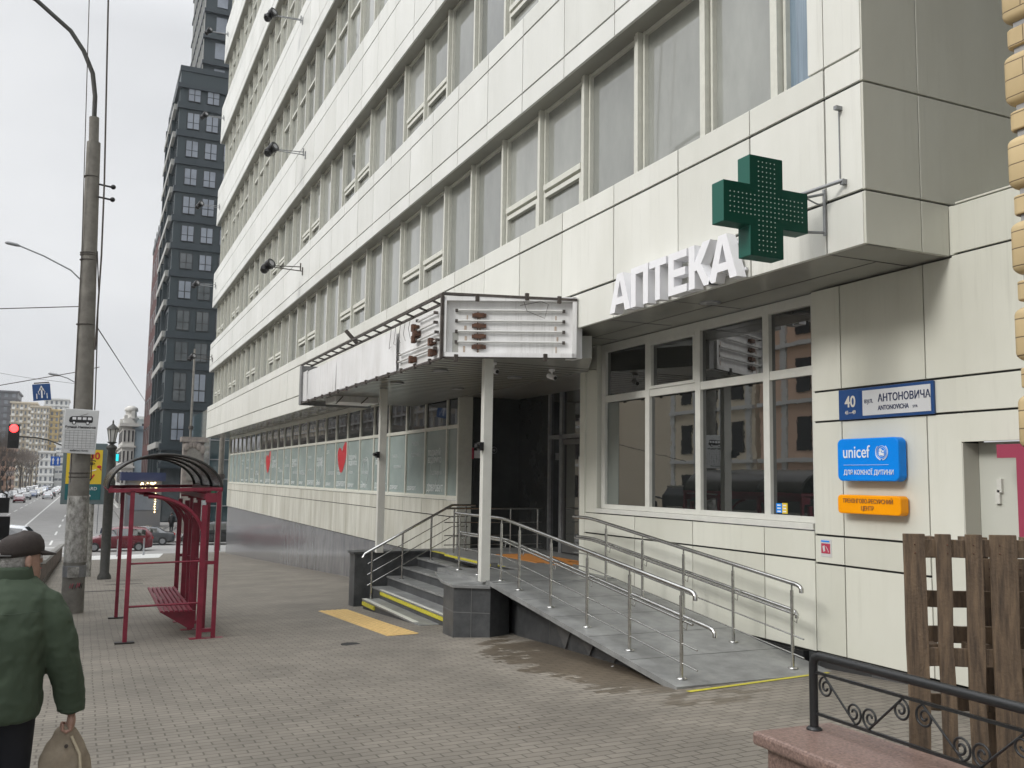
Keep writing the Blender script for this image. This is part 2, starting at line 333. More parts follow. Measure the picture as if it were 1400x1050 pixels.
# ---------------------------------------------------------------- ground
def h0(Y):
    if Y < 60: return -.052*Y
    if Y < 75: t = Y-60; return -.052*60-.052*(t-t*t/30)
    return -.052*60-.052*7.5
def gz(X, Y):
    k = 1.0 if Y < 60 else max(0, 1-(Y-60)/15)
    return -1.648+h0(Y)+.015*k*max(-20, min(12, X))
def sheet(name, xs, ys, dz, m, thick=0, kind='structure', origin=None):
    mb = MB(); nx = len(xs); ny = len(ys)
    vs = [(x, y, gz(x, y)+dz) for y in ys for x in xs]
    fs = [(j*nx+i, j*nx+i+1, (j+1)*nx+i+1, (j+1)*nx+i) for j in range(ny-1) for i in range(nx-1)]
    mb.add(vs, fs)
    if thick:
        ring = [(i, 0) for i in range(nx)]+[(nx-1, j) for j in range(1, ny)]+[(i, ny-1) for i in range(nx-2, -1, -1)]+[(0, j) for j in range(ny-2, 0, -1)]
        P = [vs[j*nx+i] for i, j in ring]; n = len(P)
        mb.add(P+[(p[0], p[1], p[2]-thick) for p in P], [(i, i+n, (i+1) % n+n, (i+1) % n) for i in range(n)])
    o = build(mb, name, m)
    return tag(o, kind=kind) if kind else o
def fr(a, b, st):
    n = max(1, int(round((b-a)/st))); return [a+(b-a)*i/n for i in range(n+1)]
sheet('ground', [-900, -300, -100, -20, -10, 0, 12, 40, 150, 400, 900], [-200, -60]+fr(-20, 84, 2)+[110, 150, 250, 500, 1000, 1900], -.14, 'asphalt')
sheet('pavement', [-1.2, 2, 5, 8, 10], fr(-14, 57.5, 1.5), 0, 'paving', .16)
sheet('kerb', [-1.38, -1.2], fr(-14, 57.5, 1.5), .004, 'kerb', .16)
sheet('left_pavement', [-24, -17.5], fr(-14, 57.5, 3), 0, 'paving_far', .16)
sheet('far_left_pavement', [-26, -19], [75, 110, 200, 320], 0, 'paving_far', .16)
sheet('plaza', [3.6, 8, 20, 60], [76.5, 90, 120, 200], 0.02, 'paving_far', .16)
# ---------------------------------------------------------------- the long office building
XO, XG, XW = 6.15, 6.50, 7.20
Y0, Y1 = 6.02, 56.6
PIT = 1.475
BL = (XO, Y0, 2.13)
bld = thing('office_building', (8, 20, -2.6), 'long office building clad in off-white panels with continuous window bands, over the shop fronts', 'building')
joints = [Y0, 6.48, 7.57]+[8.88+PIT*k for k in range(33)]
joints = [j for j in joints if j < Y1-.5]+[Y1]
def band(zs, name, m, xo=XO, js=joints, thick=.045, gap=.010, hgap=.015, depth=.40):
    mb = MB()
    mb.box(xo+.03, xo+depth, js[0]+.02, js[-1]-.02, zs[0]+.012, zs[-1]-.01, 1)
    for a, b in zip(zs[:-1], zs[1:]):
        for p, q in zip(js[:-1], js[1:]):
            t = random.uniform(-.0025, .0025); x = xo+t
            mb.box(x, x+thick, p+gap, q-gap, a+(hgap if a != zs[0] else 0), b-(hgap if b != zs[-1] else 0), random.choice([0, 0, 3, 4]))
    # the underside of the band: the bottom row returns inwards
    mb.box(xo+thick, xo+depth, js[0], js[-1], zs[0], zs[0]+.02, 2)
    return build(mb, name, [m, 'gap', 'soffit', m+'_b', m+'_c'], bld, bevel=.004)
BZ = [(2.13, 2.62, 3.63, 3.92), (5.99, 6.32, 7.31, 7.63), (9.82, 10.18, 11.34, 11.85), (14.78, 15.2, 16.5, 16.94), (19.87, 20.3, 21.6, 22.07), (24.92, 25.4, 26.7, 27.24), (30.2, 30.7, 32, 32.5)]
for i, z in enumerate(BZ): band(z, 'cladding_band', 'clad' if i == 0 else 'clad_top')
# corner pier beside the windows and the side of the tower
for z0_, z1_ in [(3.63+.31, 5.97), (7.65, 9.80), (11.87, 14.76), (16.96, 19.85), (22.09, 24.9), (27.26, 30.18)]:
    mb = MB(); mb.box(XO, XO+.35, Y0, 6.474, z0_, z1_, 0); mb.box(XO, XO+.35, 6.486, 6.69, z0_, z1_, 0)
    build(mb, 'corner_pier', 'clad', bld, bevel=.004)
mb = MB(); Ys = Y0-.002
mb.box(XO+.04, 26, Ys+.02, Ys+.25, 2.15, 32.4, 1)
xs = [XO+.003, 6.84, 8.3, 9.8, 11.3, 12.8, 14.3, 18]
for a, b in [(2.62, 3.63), (3.63, 5.99), (5.99, 7.4), (7.4, 9.8), (9.8, 12), (12, 14.5), (14.5, 17), (17, 22), (22, 32.4)]:
    for p, q in zip(xs[:-1], xs[1:]): mb.box(p+.006, q-.006, Ys-.012, Ys+.03, a+.01, b-.01, 0)
for p, q in [(XO+.003, 6.84), (6.84, XW-.004)]: mb.box(p+.006, q-.006, Ys-.012, Ys+.03, 2.13, 2.61, 0)
build(mb, 'side_cladding', ['clad_shaded', 'gap'], bld, bevel=.004)
# building volume behind
mb = MB(); mb.box(7.4, 26, 6.3, Y1-.3, 3.0, 32.0)
build(mb, 'core', 'clad_low', bld)
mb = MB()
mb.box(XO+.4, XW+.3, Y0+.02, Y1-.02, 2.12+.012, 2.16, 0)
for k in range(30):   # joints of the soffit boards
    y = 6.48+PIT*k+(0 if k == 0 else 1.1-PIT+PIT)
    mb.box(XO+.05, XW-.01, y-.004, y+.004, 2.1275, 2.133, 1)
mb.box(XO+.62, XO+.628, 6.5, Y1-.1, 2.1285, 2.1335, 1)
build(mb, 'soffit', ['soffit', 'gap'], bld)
mb = MB()
# far gable
for z in BZ:
    mb.box(XO+.02, 26, Y1-.01, Y1+.02, z[0], z[-1], 0)
mb.box(XG+.1, 26, Y1-.32, Y1-.02, 2.2, 32, 0)
build(mb, 'gable_cladding', 'clad', bld)
# windows: each one a frame with its pane
cand = []
rows = [(3.78, 5.99), (7.5, 9.82), (11.7, 14.78), (16.8, 19.87), (21.9, 24.92), (27.1, 30.2)]
for r, (a, b) in enumerate(rows):
    y = 8.80-.02
    k = 0
    while y+PIT < Y1-.2:
        cand.append((r, k, y, y+PIT, a, b)); y += PIT; k += 1
    cand.append((r, -1, 7.52, 8.78, a, b)); cand.append((r, -2, 6.69, 7.52, a, b))
def win_geo(fr_, gl, r, k, y0, y1, a, b, mi=0):
    # fin between windows, slim casement, optional transom
    fr_.box(XG-.13, XG+.02, y1-.14, y1-.075, a, b, 0); fr_.box(XG-.10, XG+.02, y1-.075, y1, a, b, 0)
    fr_.box(XG-.06, XG+.01, y0, y0+.05, a, b, 0); fr_.box(XG-.06, XG+.01, y1-.20, y1-.16, a, b, 0)
    fr_.box(XG-.05, XG+.01, y0+.05, y1-.20, b-.05, b-.002, 0)
    low = (r < 2 and k % 4 in (2, 3)) and k >= 0 or (k == 0 and r == 0 and False)
    high = r >= 2 and (k*7+r) % 5 != 0
    if low: fr_.box(XG-.09, XG+.01, y0+.05, y1-.20, a+.84, a+.93, 0); fr_.box(XG-.075, XG+.01, y0+.05, y1-.20, a+.72, a+.79, 0); fr_.box(XG-.074, XG+.01, y0+.05, y0+.10, a, a+.72, 0); fr_.box(XG-.074, XG+.01, y1-.25, y1-.20, a, a+.72, 0)
    if high: fr_.box(XG-.08, XG+.01, y0+.05, y1-.20, b-1.05, b-.97, 0)
    gl.box(XG, XG+.02, y0+.03, y1-.18, a, b-.04, mi)
def score(c): return -math.sqrt((c[2])**2+c[4]**2*1.2+36)
cand = [c for c in cand]
cand.sort(key=score, reverse=True)
NW = 66
fr2 = MB(); gl2 = MB()
for i, c in enumerate(cand):
    r, k, y0, y1, a, b = c
    mi = random.choice([0, 0, 1, 1, 2, 3])
    if i < NW:
        f_ = MB(); g_ = MB(); win_geo(f_, g_, r, k, y0, y1, a, b, 0)
        fo = build(f_, 'window', 'frame', bld)
        gm = 'glass_blue' if (k == -2 and r == 0) else 'glass%d' % mi
        build(g_, 'pane', gm, fo)
    else: win_geo(fr2, gl2, r, k, y0, y1, a, b, mi)
gl2_o = MB(); nf = len(fr2.v)
fr2.add(gl2.v, gl2.f, 0); fr2.m[-len(gl2.f):] = [m+1 for m in gl2.m]
tag(build(fr2, 'distant_windows', ['frame', 'glass0', 'glass1', 'glass2', 'glass3'], bld), kind='stuff')
# ---- lower walls (plane XW)
def panels(mb, zs, js, x=XW, m=0, gap=.007, hg=.011, th=.04):
    for a, b in zip(zs[:-1], zs[1:]):
        for p, q in zip(js[:-1], js[1:]): mb.box(x+random.uniform(-.0015, .0015), x+th, p+gap, q-gap, a+hg, b-hg, random.choice([0, 0, 2, 3]))
# right hand wall with the signs, and the low wing running on towards the camera
mb = MB(); mb.box(XW+.025, XW+.3, 5.96, 7.84, -2.4, 2.12, 1)
panels(mb, [-.845, -.545], [6.33, 7.42, 7.85]); panels(mb, [-1.78, -.845], [6.33, 7.42, 7.85])
panels(mb, [-.545, .67], [5.95, 6.33, 7.42, 7.85]); panels(mb, [.67, 1.0], [5.95, 7.42, 7.85]); panels(mb, [1.0, 2.125], [5.95, 6.33, 7.42, 7.85])
panels(mb, [-1.78, -.545], [5.95, 6.33])
build(mb, 'sign_wall', ['clad_low', 'gap', 'clad_low_b', 'clad_low_c'], bld, bevel=.003)
mb = MB(); mb.box(XW+.025, XW+.30, -4, 5.94, .42, 2.60, 1)
for z0_, z1_ in [(.39, .67), (.67, 1.0), (1.0, 2.14), (2.14, 2.61)]:
    panels(mb, [z0_, z1_], [-4, -1.2, .9, 3.4, 6.0], hg=.01)
mb.box(XW, XW+.3, -4, 3.2, -2.4, .385, 0)
mb.box(XW, XW+3, -4, 5.94, 2.612, 2.63, 0); mb.box(XW+.002, XW+.05, 5.97, 6.03, 2.14, 2.605, 0)
build(mb, 'low_wing_wall', ['clad_low', 'gap', 'clad_low_b', 'clad_low_c'], bld, bevel=.003)
mb = MB(); mb.box(XW+.2, XW+.24, 3.2, 5.94, -2.2, .40, 0)
do = build(mb, 'side_door', mat('doorgrey', (.56, .57, .51), .45), bld)
mb = MB()
for z in (-.05, -1.3):
    mb.box(XW+.17, XW+.20, 5.70, 5.745, z, z+.12); mb.box(XW+.17, XW+.20, 5.72, 5.765, z-.10, z+.02)
build(mb, 'hinge', 'frame_low', do)
mb = MB(); mb.box(XW+.001, XW+.2, 5.942, 5.96, -2.2, .39)
build(mb, 'door_reveal', mat('reveal', (.50, .49, .43), .6), bld)
# plinth of dark granite
mb = MB(); mb.prism([(XW+.03, -4, gz(7, -4)-.1), (XW+.03, 12.9, gz(7, 12.9)-.1), (XW+.03, 12.9, -1.45), (XW+.03, 7.9, -1.79), (XW+.03, -4, -1.79)], (.2, 0, 0))
mb.add([], [])
build(mb, 'granite_plinth', 'granite_dark', bld)
mb = MB(); mb.prism([(XW+.012, -4, gz(7, -4)-.1), (XW+.012, 7.1, gz(7, 7.1)-.1), (XW+.012, 7.1, -1.80), (XW+.012, -4, -1.80)], (.02, 0, 0))
build(mb, 'granite_plinth', mat('granite_speck', (.11, .11, .11), .5, vscale=90, col2=(.03, .03, .03)), bld)
# below the pharmacy window
mb = MB(); mb.box(XW+.025, XW+.3, 7.88, 13.1, -1.8, -.52, 1)
js = [7.85, 8.68, 10.09, 11.50, 13.13]
panels(mb, [-.82, -.50], js); panels(mb, [-1.79, -.82], js)
build(mb, 'parapet_cladding', ['clad_low', 'gap', 'clad_low_b', 'clad_low_c'], bld, bevel=.003)
mb = MB(); mb.box(XW-.015, XW+.16, 7.86, 12.62, -.495, -.43)
build(mb, 'window_sill', 'frame_low', bld, bevel=.004)
# pharmacy window: four lights with transoms
mb = MB()
ys = [7.88, 8.70, 10.065, 11.28, 12.53]
X1 = XW+.10
for y in ys: mb.box(X1-.03, X1+.08, y-(.0 if y == 7.88 else .055), y+.055, -.42, 2.12)
mb.box(X1-.028, X1+.08, 7.9, 12.55, -.428, -.36); mb.box(X1-.028, X1+.08, 7.9, 12.55, 2.0, 2.122)
for p, q in zip(ys[:-1], ys[1:]): mb.box(X1-.02, X1+.07, p+.055, q-.055, 1.21, 1.315)
for p, q in [(ys[2], ys[3])]:
    for a, b in ((1.315, 1.36), (1.95, 2.0)): mb.box(X1-.035, X1+.02, p+.055, q-.055, a, b)
    for y in (p+.055, q-.1): mb.box(X1-.034, X1+.02, y, y+.045, 1.36, 1.95)
pw = build(mb, 'pharmacy_window', 'frame_low', bld, bevel=.004)
for p, q in zip(ys[:-1], ys[1:]):
    for a, b in ((-.36, 1.21), (1.315, 2.0)):
        g = MB(); g.box(X1+.02, X1+.03, p+.055, q-.055, a, b); build(g, 'pane', 'glass_dark', pw)
g = MB(); g.box(X1+.015, X1+.0195, 12.14, 12.47, -.355, 1.2); build(g, 'blind', mat('blindm', (.16, .18, .165), .25), pw)
# pier between the window and the entrance
mb = MB(); mb.box(XW+.02, XW+.4, 12.64, 13.12, -.5, 2.13); mb.box(XW-.01, XW+.36, 12.98, 13.14, -1.5, 2.128, 0)
build(mb, 'entrance_pier', 'clad_low', bld, bevel=.004)
# left (far) wall
mb = MB(); js = [18.56]+[19.42+1.46*k for k in range(24)]+[54.4]
js = [j for j in js if j < 54.0]+[54.4]
mb.box(XW+.025, XW+.3, 18.56, 54.38, -1.7, -.5, 1)
panels(mb, [-.83, -.47], js); panels(mb, [-1.74, -.83], js)
build(mb, 'parapet_cladding', ['clad_dirty', 'gap', 'clad_dirty_b', 'clad_dirty_c'], bld, bevel=.003)
mb = MB(); mb.prism([(XW+.05, 18.3, gz(7, 18.3)-.1), (XW+.05, 54.3, gz(7, 54.3)-.1), (XW+.05, 54.3, -1.75), (XW+.05, 18.3, -1.75)], (.2, 0, 0))
build(mb, 'polished_plinth', 'granite_polish', bld)
mb = MB(); mb.box(XW-.02, XW+.1, 18.60, 54.2, -.47, -.43)
mb.box(XW-.02, XW+.3, 18.52, 18.60, -1.74, 2.12)
build(mb, 'window_sill', 'frame', bld)
mb = MB(); mb.box(XW+.01, 12, 54.38, 54.5, -1.74, 2.1, 0); mb.box(XW+.06, 12, 54.25, 54.42, -5, -1.75, 1)
build(mb, 'end_wall', ['clad_dirty', 'granite_polish'], bld)
txts = ['ДОБРОБУТ', 'НЕЗАЛЕЖНА', 'РАЗОМ', 'ПІДТРИМКА', 'ВАЖЛИВО', 'ДІТИ', 'ТУРБОТА', 'РОДИНА']
fars = MB(); k = 0
for p, q in zip(js[:-1], js[1:]):
    f_ = MB()
    f_.box(XW+.04, XW+.10, q-.035, q+.035, -.43, 2.12); f_.box(XW+.045, XW+.10, p+.035, q-.035, 1.09, 1.17)
    f_.box(XW+.045, XW+.10, p+.035, q-.035, -.43, -.38); f_.box(XW+.045, XW+.10, p+.035, q-.035, 1.97, 2.12)
    mid = (p+q)/2
    fo = build(f_, 'window', 'frame', bld)
    g_ = MB(); g_.box(XW+.08, XW+.09, p+.03, q-.03, -.4, 1.1, 0); g_.box(XW+.08, XW+.09, p+.03, q-.03, 1.16, 2.0, 1)
    if k < 22 and q-p > 1:
        big = k in (1, 4, 6, 9, 12, 15)
        g_.text('ДОБРОБУТ', (XW+.078, q-.1, -.30), FR, FU, .20 if k % 3 == 1 else .12, .002, 2, bold=.004)
        for j in range(2 if not big else 1):
            t = txts[(k*3+j*5) % 8]
            g_.text(t, (XW+.078, q-.08-random.random()*.3, random.uniform(-.05, .85)), FR, FU, random.choice([.10, .12, .15]), .002, 2)
        if big: g_.text('ПОДАРУЙ\nВІДКРИТО', (XW+.078, q-.15, .35), FR, FU, .17, .002, 2, bold=.003)
        if k in (1, 5, 9):     # thin looping line drawing
            pts = [(XW+.075, mid+.35*math.cos(t*.33)+.02*t, .15+.33*math.sin(t*.33)*(1+.3*math.sin(t*.2))) for t in range(0, 17)]
            g_.tube(pts, .009, 4, 2)
    if k in (6, 7, 15, 16):
        hy = 28.9 if k < 10 else 42.1
        if p < hy < q:
            pts = [(-.06, -.46), (.06, -.42), (.26, -.12), (.37, .18), (.38, .40), (.30, .50), (.20, .50), (.08, .36), (.0, .20), (-.10, .32), (-.22, .35), (-.33, .26), (-.36, .08), (-.28, -.18), (-.15, -.40)]
            g_.prism([(XW+.076, hy-a*1.6, .57+b) for a, b in [(x*1.0, y) for x, y in pts]], (-.003, 0, 0), 3)
    build(g_, 'pane', ['frost', 'glass_tr', mat('whitefilm', (.62, .66, .66), .5), mat('redheart', (.50, .02, .03), .4)], fo)
    k += 1
# ---- entrance recess
mb = MB()
mb.box(XW+.32, 9.6, 18.5, 18.7, -1.5, 2.1, 0); mb.box(8.60, 8.75, 16.95, 18.5, -1.45, 2.1, 0)
mb.box(8.60, 9.6, 13.14, 13.3, -1.5, 2.1, 0); mb.box(XW+.32, 8.6, 13.02, 13.12, -1.5, 2.1, 0)
mb.box(9.3, 9.5, 13, 18.6, -1.5, 2.1, 0)
build(mb, 'recess_wall', 'darkwall', bld)
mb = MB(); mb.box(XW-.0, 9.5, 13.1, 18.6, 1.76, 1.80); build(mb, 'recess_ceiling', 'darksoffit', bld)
mb = MB(); XD = 8.60
for y, wd in [(16.95, .035), (16.42, .06), (14.25, .05), (13.3, .05)]: mb.box(XD-.05, XD+.05, y-wd, y+wd, -1.43, 1.76)
mb.box(XD-.05, XD+.05, 13.3, 16.95, .82, .90)
fo = build(mb, 'entrance_glazing', 'galv', bld)
g = MB(); g.box(XD, XD+.02, 13.3, 16.95, .90, 1.76); g.box(XD, XD+.02, 16.46, 16.93, -1.43, .82); g.box(XD, XD+.02, 13.3, 14.2, -1.43, .82)
build(g, 'pane', 'glass_dark', fo)
for (a, b) in ((14.30, 15.33), (15.36, 16.38)):
    mb = MB()
    for y in (a, b-.07): mb.box(XD-.03, XD+.03, y, y+.07, -1.41, .80)
    mb.box(XD-.029, XD+.029, a+.07, b-.07, .70, .80); mb.box(XD-.029, XD+.029, a+.07, b-.07, -1.41, -1.25)
    d = build(mb, 'entrance_door', mat('doordark', (.10, .10, .10), .4), bld, bevel=.003)
    g = MB(); g.box(XD, XD+.012, a+.07, b-.07, -1.25, .70); build(g, 'pane', 'glass_dark', d)
    hb = MB(); hy = b-.16 if a < 15 else a+.16
    hb.tube([(XD-.11, hy, -1.0), (XD-.11, hy, .45)], .018, 8); hb.tube([(XD-.11, hy, -.85), (XD-.02, hy, -.85)], .01, 6); hb.tube([(XD-.11, hy, .3), (XD-.02, hy, .3)], .01, 6)
    build(hb, 'handle', 'steel', d)
mb = MB()
for k in range(6):
    a = k*math.pi/3; mb.tube([(8.0+.07*math.cos(a+t*.5)*1, 18.49, .62+.07*math.sin(a+t*.5)) for t in range(3)], .008, 5)
mb.lathe([(.03, 0), (.03, -.01)], (8.0, 18.49, .62), 8, 0, 'y')
build(mb, 'wall_emblem', 'galv', bld)
mb = MB(); mb.box(XW+.28, XW+.315, 18.46, 18.49, .42, .66, 0); mb.box(XW+.34, XW+.50, 18.488, 18.497, .44, .60, 1)
tag(build(mb, 'notice', ['pink', 'white']), 'small red and white notice by the left edge of the dark entrance', 'notice')
# recessed downlights
for (x, y, z) in [(6.62, 8.9, 2.13), (5.05, 13.9, 1.72), (5.05, 16.2, 1.72), (6.5, 14.2, 1.72), (6.4, 16.6, 1.72)]:
    mb = MB(); mb.lathe([(.10, -.012), (.125, -.012), (.125, .01)], (x, y, z), 18, 0); mb.lathe([(.03, -.006), (.085, -.010), (.085, -.004)], (x, y, z-.004), 14, 1)
    l = {8.9: 'round recessed downlight in the soffit below the white letters', 13.9: 'round recessed downlight in the canopy ceiling nearest the right corner of the rusty sign box',
         16.2: 'round recessed downlight in the canopy ceiling between the two pale posts', 14.2: 'round recessed downlight in the canopy ceiling close to the glass entrance doors', 16.6: 'round recessed downlight in the canopy ceiling near the dark recess wall'}[y]
    tag(build(mb, 'ceiling_light', ['galv', 'lampglass'], origin=(x, y, z)), l, 'ceiling light', 'round downlights under the soffits')
# ---- canopy with the stripped sign box
can = thing('entrance_canopy', (5.2, 15, -1.43), 'flat entrance canopy with stripped white sign boxes on its edge and two pale posts', 'canopy')
CL = 4.45
mb = MB()
mb.prism([(CL+.14, 21.6, 1.735), (CL+.14, 12.15, 1.735), (XO+.3, 11.45, 1.735), (XW, 12.9, 1.735), (XW, 18.5, 1.735), (XW, 21.6, 1.735)], (0, 0, .32), 0)
for k in range(34):
    y = 12.6+k*.27
    mb.box(CL+.2, XW-.02, y-.005, y+.005, 1.730, 1.737, 1)
build(mb, 'canopy_slab', [mat('cansoffit', (.42, .42, .385), .22, var=.15, vscale=2), 'gap'], can)
# left face: five cover sheets, then the open end with tubes
mb = MB(); zb, zt = 1.70, 2.56
segs = [(21.75, 21.1), (21.1, 18.35), (18.35, 16.2), (16.2, 14.35), (14.35, 12.2)]
for i, (a, b) in enumerate(segs):
    n = 10; vs = []
    for j in range(n+1):
        for q in range(5):
            y = a+(b-a)*j/n; z = zb+.02+(zt-zb-(.17 if i < 4 else .12)+(.0 if i != 1 else -.03))*q/4
            vs.append((CL+(.006*math.sin(j*.9+q*.6+i*2)+(.012*math.sin(j*2.3+q*.3) if i == 1 else 0) if i < 4 else .05), y-.0, z))
    mb.add(vs, [(j*5+q, j*5+q+1, (j+1)*5+q+1, (j+1)*5+q) for j in range(n) for q in range(4)], 0, True)
build(mb, 'cover_sheet', 'sheet', can)
mb = MB()
mb.box(CL-.03, XO+.0, 21.74, 21.77, zb-.05, zt+.02, 0)
mb.box(CL-.05, CL+.0, 21.55, 21.76, zb-.04, zt, 0)
build(mb, 'end_plate', mat('endplate', (.25, .25, .25), .6, var=.3), can)
# rusty frame: rails, rungs, brackets
mb = MB(); A = (CL-.02, 12.16); B = (XO-.02, 11.32)
for z in (zt+.02,):
    mb.beam((CL-.03, 12.16, z), (CL-.03, 21.7, z), .035, .035); mb.beam((CL+.20, 12.3, z), (CL+.20, 21.7, z), .035, .035)
    y = 12.6
    while y < 21.7: mb.beam((CL-.03, y, z), (CL+.20, y+.25, z), .03, .025); y += .62
    mb.beam((A[0], A[1], z+.02), (B[0], B[1], z-.06), .07, .035)
mb.beam((CL-.02, 12.16, zb-.02), (CL-.02, 21.7, zb-.02), .03, .03)
mb.beam((CL-.03, 12.14, zb-.03), (CL-.03, 12.14, zt+.04), .05, .04, up=(1, 0, 0))
mb.beam((A[0], A[1], zb-.01), (B[0], B[1], zb+.01), .035, .03)
for k in range(14):
    y = 12.6+k*.68; mb.box(CL-.05, CL-.01, y, y+.05, zb-.06, zb+.02)
mb.beam((CL+.1, 17.2, zt-.02), (CL-.12, 17.25, zt+.22), .05, .07)
for (t, zz) in ((.25, zt-.02), (.62, zt-.0), (.86, zt-.04), (.76, zb+.0), (.1, zb-.02)):
    x = A[0]+(B[0]-A[0])*t; y = A[1]+(B[1]-A[1])*t; mb.box(x-.02, x+.03, y-.05, y-.01, zz-.05, zz+.05)
build(mb, 'rusty_frame', 'rustframe', can)
# front panel (turned towards the corner) with the inner tray
d = Vector((B[0]-A[0], B[1]-A[1], 0)); Lf = d.length; d.normalize(); nf_ = Vector((d.y, -d.x, 0))
def F(t, z, o=0.0): return Vector((A[0], A[1], 0))+d*t+nf_*o+Vector((0, 0, z))
mb = MB()
mb.obox(F(Lf/2, (zb+zt)/2, -.10), (d, nf_, (0, 0, 1)), (Lf/2, .03, (zt-zb)/2-.01), 0)
for t in (.03, Lf-.03): mb.obox(F(t, (zb+zt)/2, -.035), (d, nf_, (0, 0, 1)), (.03, .06, (zt-zb)/2), 0)
mb.obox(F(Lf/2, zt-.03, -.035), (d, nf_, (0, 0, 1)), (Lf/2, .06, .03), 0); mb.obox(F(Lf/2, zb+.03, -.035), (d, nf_, (0, 0, 1)), (Lf/2, .06, .03), 0)
mb.box(CL+.07, CL+.09, 12.2, 21.7, zb, zt-.19, 0); mb.box(CL+.45, CL+.47, 12.5, 21.7, 2.0, zt-.06, 0)
mb.box(B[0]-.02, B[0]+.1, B[1]+.02, B[1]+.3, zb, zt-.05, 0)
build(mb, 'sign_box', 'sheet', can)
for z in (2.37, 2.22, 2.07, 1.92):
    mb = MB(); mb.tube([F(.22, z, -.03), F(Lf-.2, z, -.03)], .017, 8, 0)
    for t in (.2, Lf-.18): mb.obox(F(t, z, -.045), (d, nf_, (0, 0, 1)), (.02, .02, .02), 1)
    build(mb, 'lamp_tube', ['lampglass', 'rustframe'], can)
    mb = MB(); mb.obox(F(.52, z-.07, -.05), (d, nf_, (0, 0, 1)), (.10, .02, .025), 0); mb.obox(F(.52, z-.07, -.04), (d, nf_, (0, 0, 1)), (.07, .02, .032), 0); mb.tube([F(.50, z, -.05), F(.5, z-.15, -.05)], .006, 4, 0)
    build(mb, 'ballast', 'rust', can)
for i, (z, y0_, y1_) in enumerate([(2.38, 12.5, 13.3), (2.24, 12.5, 13.3), (2.09, 12.45, 13.3), (1.97, 12.4, 14.2), (1.86, 12.5, 14.25)]):
    mb = MB(); mb.tube([(CL-.0, y0_, z), (CL-.0, y1_, z-.01)], .017, 8, 0)
    for y in (y0_, y1_): mb.box(CL-.03, CL+.03, y-.03, y+.01, z-.02, z+.02, 1)
    build(mb, 'lamp_tube', ['lampglass', 'rustframe'], can)
for (y, z) in [(13.42, 2.28), (13.4, 2.1), (13.35, 2.18), (12.62, 1.96), (12.6, 1.80), (13.5, 1.80)]:
    mb = MB(); mb.box(CL-.05, CL+.04, y-.08, y+.06, z-.03, z+.045); mb.box(CL-.06, CL+.0, y-.05, y+.03, z-.05, z+.06)
    build(mb, 'ballast', 'rust', can)
for s in range(5):
    y = 13.6+s*.25; mb = MB(); mb.tube([(CL-.02, y, zt-.1), (CL-.03, y+.06, zt-.25-.05*s), (CL-.02, y-.02, zt-.42)], .004, 4); build(mb, 'loose_wire', 'rustframe', can)
mb = MB(); mb.tube([F(Lf-.75, zt-.05, .0), F(Lf-.7, zt-.2, .0), F(Lf-.45, zt-.3, 0), F(Lf-.4, zt-.1, 0), F(Lf-.5, zt-.06, 0), F(Lf-.8, zt-.12, 0)], .004, 4)
build(mb, 'loose_wire', 'rustframe', can)
mb = MB()
for t in (.33, .52, 1.62):
    for z in (1.82, 1.96, 2.11, 2.26): mb.obox(F(t+random.uniform(-.02, .02), z, -.0665), (d, nf_, (0, 0, 1)), (.008+random.random()*.01, .0015, .045), 0)
build(mb, 'rust_streaks', mat('rustwash', (.52, .43, .35), .8, var=.3, vscale=20), can)
mb = MB()   # hanging tray under the far end
mb.box(4.75, 5.7, 19.6, 20.5, 1.60, 1.73, 0); mb.beam((4.75, 19.55, 1.55), (4.9, 19.55, 1.72), .02, .02, 1); mb.beam((5.3, 19.55, 1.58), (5.45, 19.55, 1.72), .02, .02, 1)
build(mb, 'hanging_tray', ['sheet', 'rustframe'], can)
for (x, y) in ((5.2, 12.30), (5.2, 17.52)):
    mb = MB(); zb_ = -1.43-.02
    mb.box(x-.07, x+.07, y-.055, y-.003, zb_, 1.735, 0); mb.box(x-.07, x+.07, y+.003, y+.055, zb_, 1.735, 0); mb.box(x-.06, x+.06, y-.005, y+.005, zb_, 1.735, 1)
    build(mb, 'post', ['frame_low', 'gap'], can, bevel=.006)
# cameras under the canopy
def cctv(x, y, z, lab, dx=0, dy=-1):
    t = thing('security_camera', (x, y, z), lab, 'camera', 'security cameras by the entrance')
    mb = MB(); mb.tube([(x, y, z), (x, y, z-.10)], .018, 8); mb.lathe([(.05, 0), (.05, -.03), (.02, -.04)], (x, y, z), 12); build(mb, 'mount', 'white', t)
    a = Vector((x, y, z-.12)); dd = Vector((dx, dy, -.3)).normalized(); mb = MB(); mb.tube([a-dd*.09, a+dd*.09], .04, 10); build(mb, 'housing', 'white', t)
    mb = MB(); mb.tube([a+dd*.085, a+dd*.10], .03, 10); build(mb, 'lens', 'black', t)
cctv(5.42, 12.6, 1.73, 'white bullet camera beside the top of the nearer canopy post', .3, -1)
cctv(6.55, 12.9, 1.73, 'dark little camera under the canopy near the right edge of the entrance', .2, -1)
for (y, z) in ((12.25, .45), (17.45, .42)):
    mb = MB(); mb.box(5.06, 5.12, y-.05, y+.05, z-.05, z+.07); mb.tube([(5.09, y, z), (5.0, y-.03, z+.02)], .03, 8)
    tag(build(mb, 'post_camera', 'black', origin=(5.1, y, z)), 'small black camera clamped halfway up the %s canopy post' % ('nearer' if y < 14 else 'farther'), 'camera', 'black cameras on the canopy posts')
